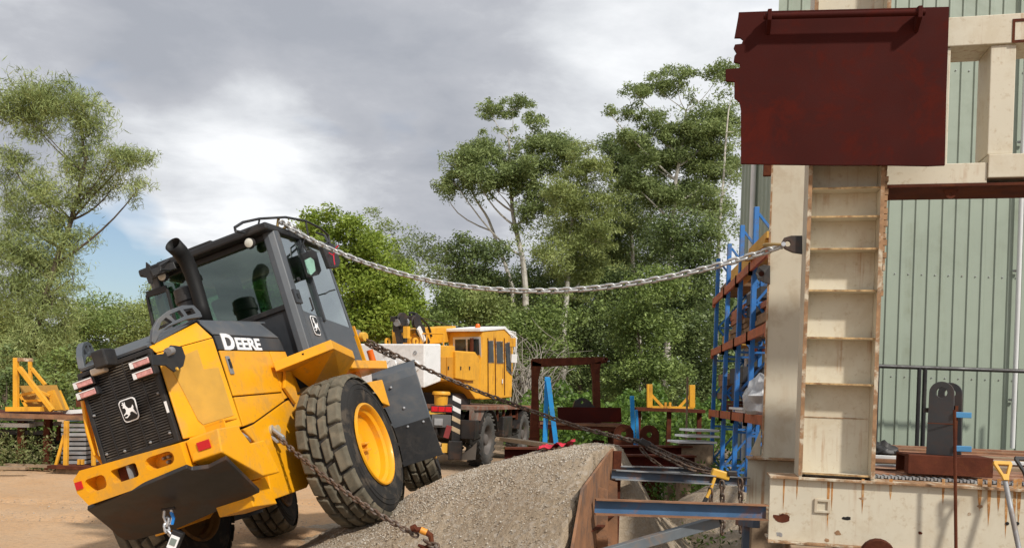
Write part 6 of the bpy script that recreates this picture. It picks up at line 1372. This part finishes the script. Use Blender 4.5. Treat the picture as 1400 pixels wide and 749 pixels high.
for px in (613, 630, 642): MB().box(CF.w(cs(px, 503, -.07 if px > 622 else -.012)), (.03, .03, .09)).build('latch', blacksteel, bod)
# turntable and underside
MB().lathe([(.001, 0), (.85, 0), (.85, .35), (.001, .35)], CF.w((-.6, 1.1, 1.45)), (0, 0, 1), 28).build('turntable', blacksteel, CR, smooth=True)
# boom stowed behind the counterweight and its black head
MB().beam(CF.w(cs(612, 456, 1.3)), CF.w(cs(548, 462, 1.3)), .55, .42).build('boom', craneyel, CR, bevel=.02)
hd = MB()
hx = lambda px, py, y=1.0: CF.w(cs(px, py, y))
hd.beam(hx(536, 436), hx(572, 434), .12, .12); hd.beam(hx(541, 436), hx(547, 470), .14, .1); hd.beam(hx(566, 430), hx(584, 470), .12, .16); hd.beam(hx(556, 438), hx(553, 468), .1, .1); hd.box(hx(548, 446), (.35, .3, .3))
bh = hd.build('boom_head', blacksteel, CR, bevel=.01)
MB().tube([hx(542, 441, .9), hx(556, 440, .9)], .09, 10).build('ram', zinc, bh, smooth=True)
for px, py in ((569, 440), (575, 452), (550, 436)): MB().lathe([(.001, -.04), (.16, -.04), (.14, 0), (.16, .04), (.001, .04)], hx(px, py, .85), wv((0, 1, 0)), 14).build('sheave', blacksteel, bh, smooth=True)
MB().tube(smoothpath([hx(563, 435), hx(560, 428), hx(570, 430), hx(585, 445), hx(590, 460)], 5), .03, 6).build('hose', black, bh, smooth=True)
MB().beam(hx(572, 448, .75), hx(580, 466, .75), .05, .13).build('white_stripe', white, bh)
MB().tube([hx(566, 431, 1.3), hx(620, 446, 1.3), hx(660, 452, 1.3)], .012, 5).build('hoist_rope', blacksteel, CR)
MB().beam(hx(556, 462, .7), hx(556, 446, .7), .12, .12).build('winch_post', craneyel, CR)
# chassis
RW, FW = at(657, 600, 20.8), at(708, 586, 24.3)
fd = Vector((FW.x-RW.x, FW.y-RW.y, 0)).normalized(); ld = Vector((-fd.y, fd.x, 0))
KF = Frame((RW.x, RW.y, 0), Matrix((fd, ld, (0, 0, 1))).transposed())
KM = KF.R
def kbox(c, s_, nm, m, p=None, **k): return MB().box(KF.w(c), s_, KM).build(nm, m, p or CR, **k)
kbox((1.6, 1.15, 1.02), (6.0, 1.0, .5), 'chassis_rail', blacksteel, bevel=.02)
kbox((1.5, .95, 1.46), (5.4, 2.4, .10), 'deck', mat('worn_brown_deck', (.20, .085, .05), .75, var=.4, vscale=3, dirt=(.25, .22, .18), dirt_amt=.7, dscale=2.5), bevel=.01)
kbox((-.75, -.13, 1.30), (.9, .12, .30), 'rear_panel', mat('grey_brown_panel', (.20, .16, .13), .7, var=.3, vscale=4, dirt=(.25, .09, .05), dirt_amt=.7, dscale=3), bevel=.01)
def kwheel(x, y, R0=.66):
    o = KF.w((x, y, R0 + (.0))); ax = KF.R @ Vector((0, -1, 0)); hw = .2
    t = MB().lathe([(.36, -hw+.03), (.40, -hw), (.55, -hw-.01), (R0-.05, -hw+.02), (R0-.01, -hw+.06), (R0, 0), (R0-.01, hw-.06), (R0-.05, hw-.02), (.55, hw+.01), (.40, hw), (.36, hw-.03)], o, ax, 36).build('tyre', mat('dusty_rubber', (.06, .057, .052), .85, var=.25, dirt=(.13, .11, .09), dirt_amt=.6), CR, smooth=True)
    tb = MB()
    for k in range(26):
        a = 2*math.pi*k/26; e1 = ax.orthogonal().normalized(); e2 = ax.cross(e1)
        for sd in (-1, 1):
            a2 = a + (.06 if sd > 0 else -.06); d = e1*math.cos(a2) + e2*math.sin(a2); tg = -e1*math.sin(a2) + e2*math.cos(a2)
            Rm_ = Matrix((tg, ax, d)).transposed(); tb.box(o + d*(R0-.005) + ax*sd*hw*.55, (.085, hw*.95, .05), Rm_ @ Matrix.Rotation(.45*sd, 3, 'Z'))
    tb.build('tread', MATS['dusty_rubber'], t)
    MB().lathe([(.37, hw-.02), (.34, hw-.05), (.30, hw-.16), (.16, hw-.16), (.14, hw-.05), (.10, hw-.02), (.001, hw-.02)], o, ax, 28).build('rim', mat('grey_rim', (.10, .085, .075), .6, var=.3), t, smooth=True)
kwheel(0, 0); kwheel((FW-RW).length, 0); kwheel(0, 2.0); kwheel((FW-RW).length, 2.0)
for x in (0, (FW-RW).length): MB().tube([KF.w((x, .1, .68)), KF.w((x, 1.9, .68))], .13, 10).build('axle', blacksteel, CR, smooth=True)
for x in (0, (FW-RW).length):                                   # mud guards
    arc = [(x + .80*math.cos(t), .66 + .80*math.sin(t)) for t in [math.radians(q_) for q_ in (15, 40, 65, 90, 115, 140, 165)]]; arc2 = [(a*1 + (x-a)*.03, b-.025) for a, b in reversed(arc)]
    MB().prism([KF.w((a, -.24, b)) for a, b in arc + arc2], KF.R @ Vector((0, .5, 0))).build('mud_guard', blacksteel, CR)
kbox((1.9, .02, .95), (.9, .4, .55), 'fuel_tank', blacksteel, bevel=.03)
kbox((2.6, -.08, 1.2), (1.2, .06, .06), 'side_rail', rust)
for x in (1.0, 1.6, 2.3, 3.0): kbox((x, -.12, 1.28), (.06, .06, .34), 'side_stay', rust)
# rear outrigger box, striped post, lights
kbox((-1.05, .95, .95), (.35, 2.35, .45), 'outrigger_box', blacksteel, bevel=.015)
sp_ = KF.w((-1.1, -.1, .0)); pl = at(624, 575, 19.7)
post = MB().box((pl.x, pl.y, 1.15), (.20, .20, 1.0)).build('striped_post', black, CR, bevel=.008)
for k in range(4):
    z = .92 + k*.24; MB().prism([(pl.x-.10, pl.y-.104, z), (pl.x+.10, pl.y-.104, z-.09), (pl.x+.10, pl.y-.104, z+.02), (pl.x-.10, pl.y-.104, z+.11)], (0, .003, 0)).build('white_stripe', white if k > 1 else mat('tan_stripe', (.55, .42, .26), .6), post)
MB().box((pl.x, pl.y-.02, .45), (.32, .32, .45)).build('outrigger_foot', blacksteel, CR, bevel=.02)
lt = at(604, 559, 19.6)
MB().box(lt, (.52, .12, .17)).build('tail_light_box', black, CR, bevel=.008)
for k in range(3): MB().box(lt + Vector((-.165 + .165*k, -.065, 0)), (.15, .02, .12)).build('tail_light', redlens, CR, bevel=.006)
MB().box(lt + Vector((.0, .02, -.28)), (.46, .1, .30)).build('rear_bracket', mat('grey_bracket', (.10, .10, .10), .6), CR, bevel=.01)
MB().box(lt + Vector((-.06, -.05, -.30)), (.20, .02, .16)).build('number_plate', zinc, CR)
MB().box(at(612, 590, 19.55), (.13, .05, .30), Matrix.Rotation(.25, 3, 'Y')).build('red_tag', mat('dull_red', (.22, .03, .03), .6), CR, bevel=.006)
c = at(603, 545, 19.9)
MB().lathe([(.001, .18), (.20, .18), (.22, .15), (.22, .10), (.17, .08), (.15, -.25), (.001, -.25)], c, (0, 0, 1), 16).build('air_cleaner', craneyel, CR, smooth=True)
MB().lathe([(.001, .22), (.17, .20), (.19, 0), (.17, -.2), (.001, -.22)], c + Vector((-.05, .1, -.42)), (1, -.3, 0), 14).build('air_tank', yelhandle, CR, smooth=True)
MB().box(at(608, 612, 19.6), (.14, .05, .22)).build('yellow_marker', yelhandle, CR)
MB().prism([at(a, b, 19.8) for a, b in ((618, 630), (650, 628), (652, 604), (644, 612), (630, 622))], (0, .06, 0)).build('mud_apron', mat('pale_apron', (.34, .30, .25), .7), CR)
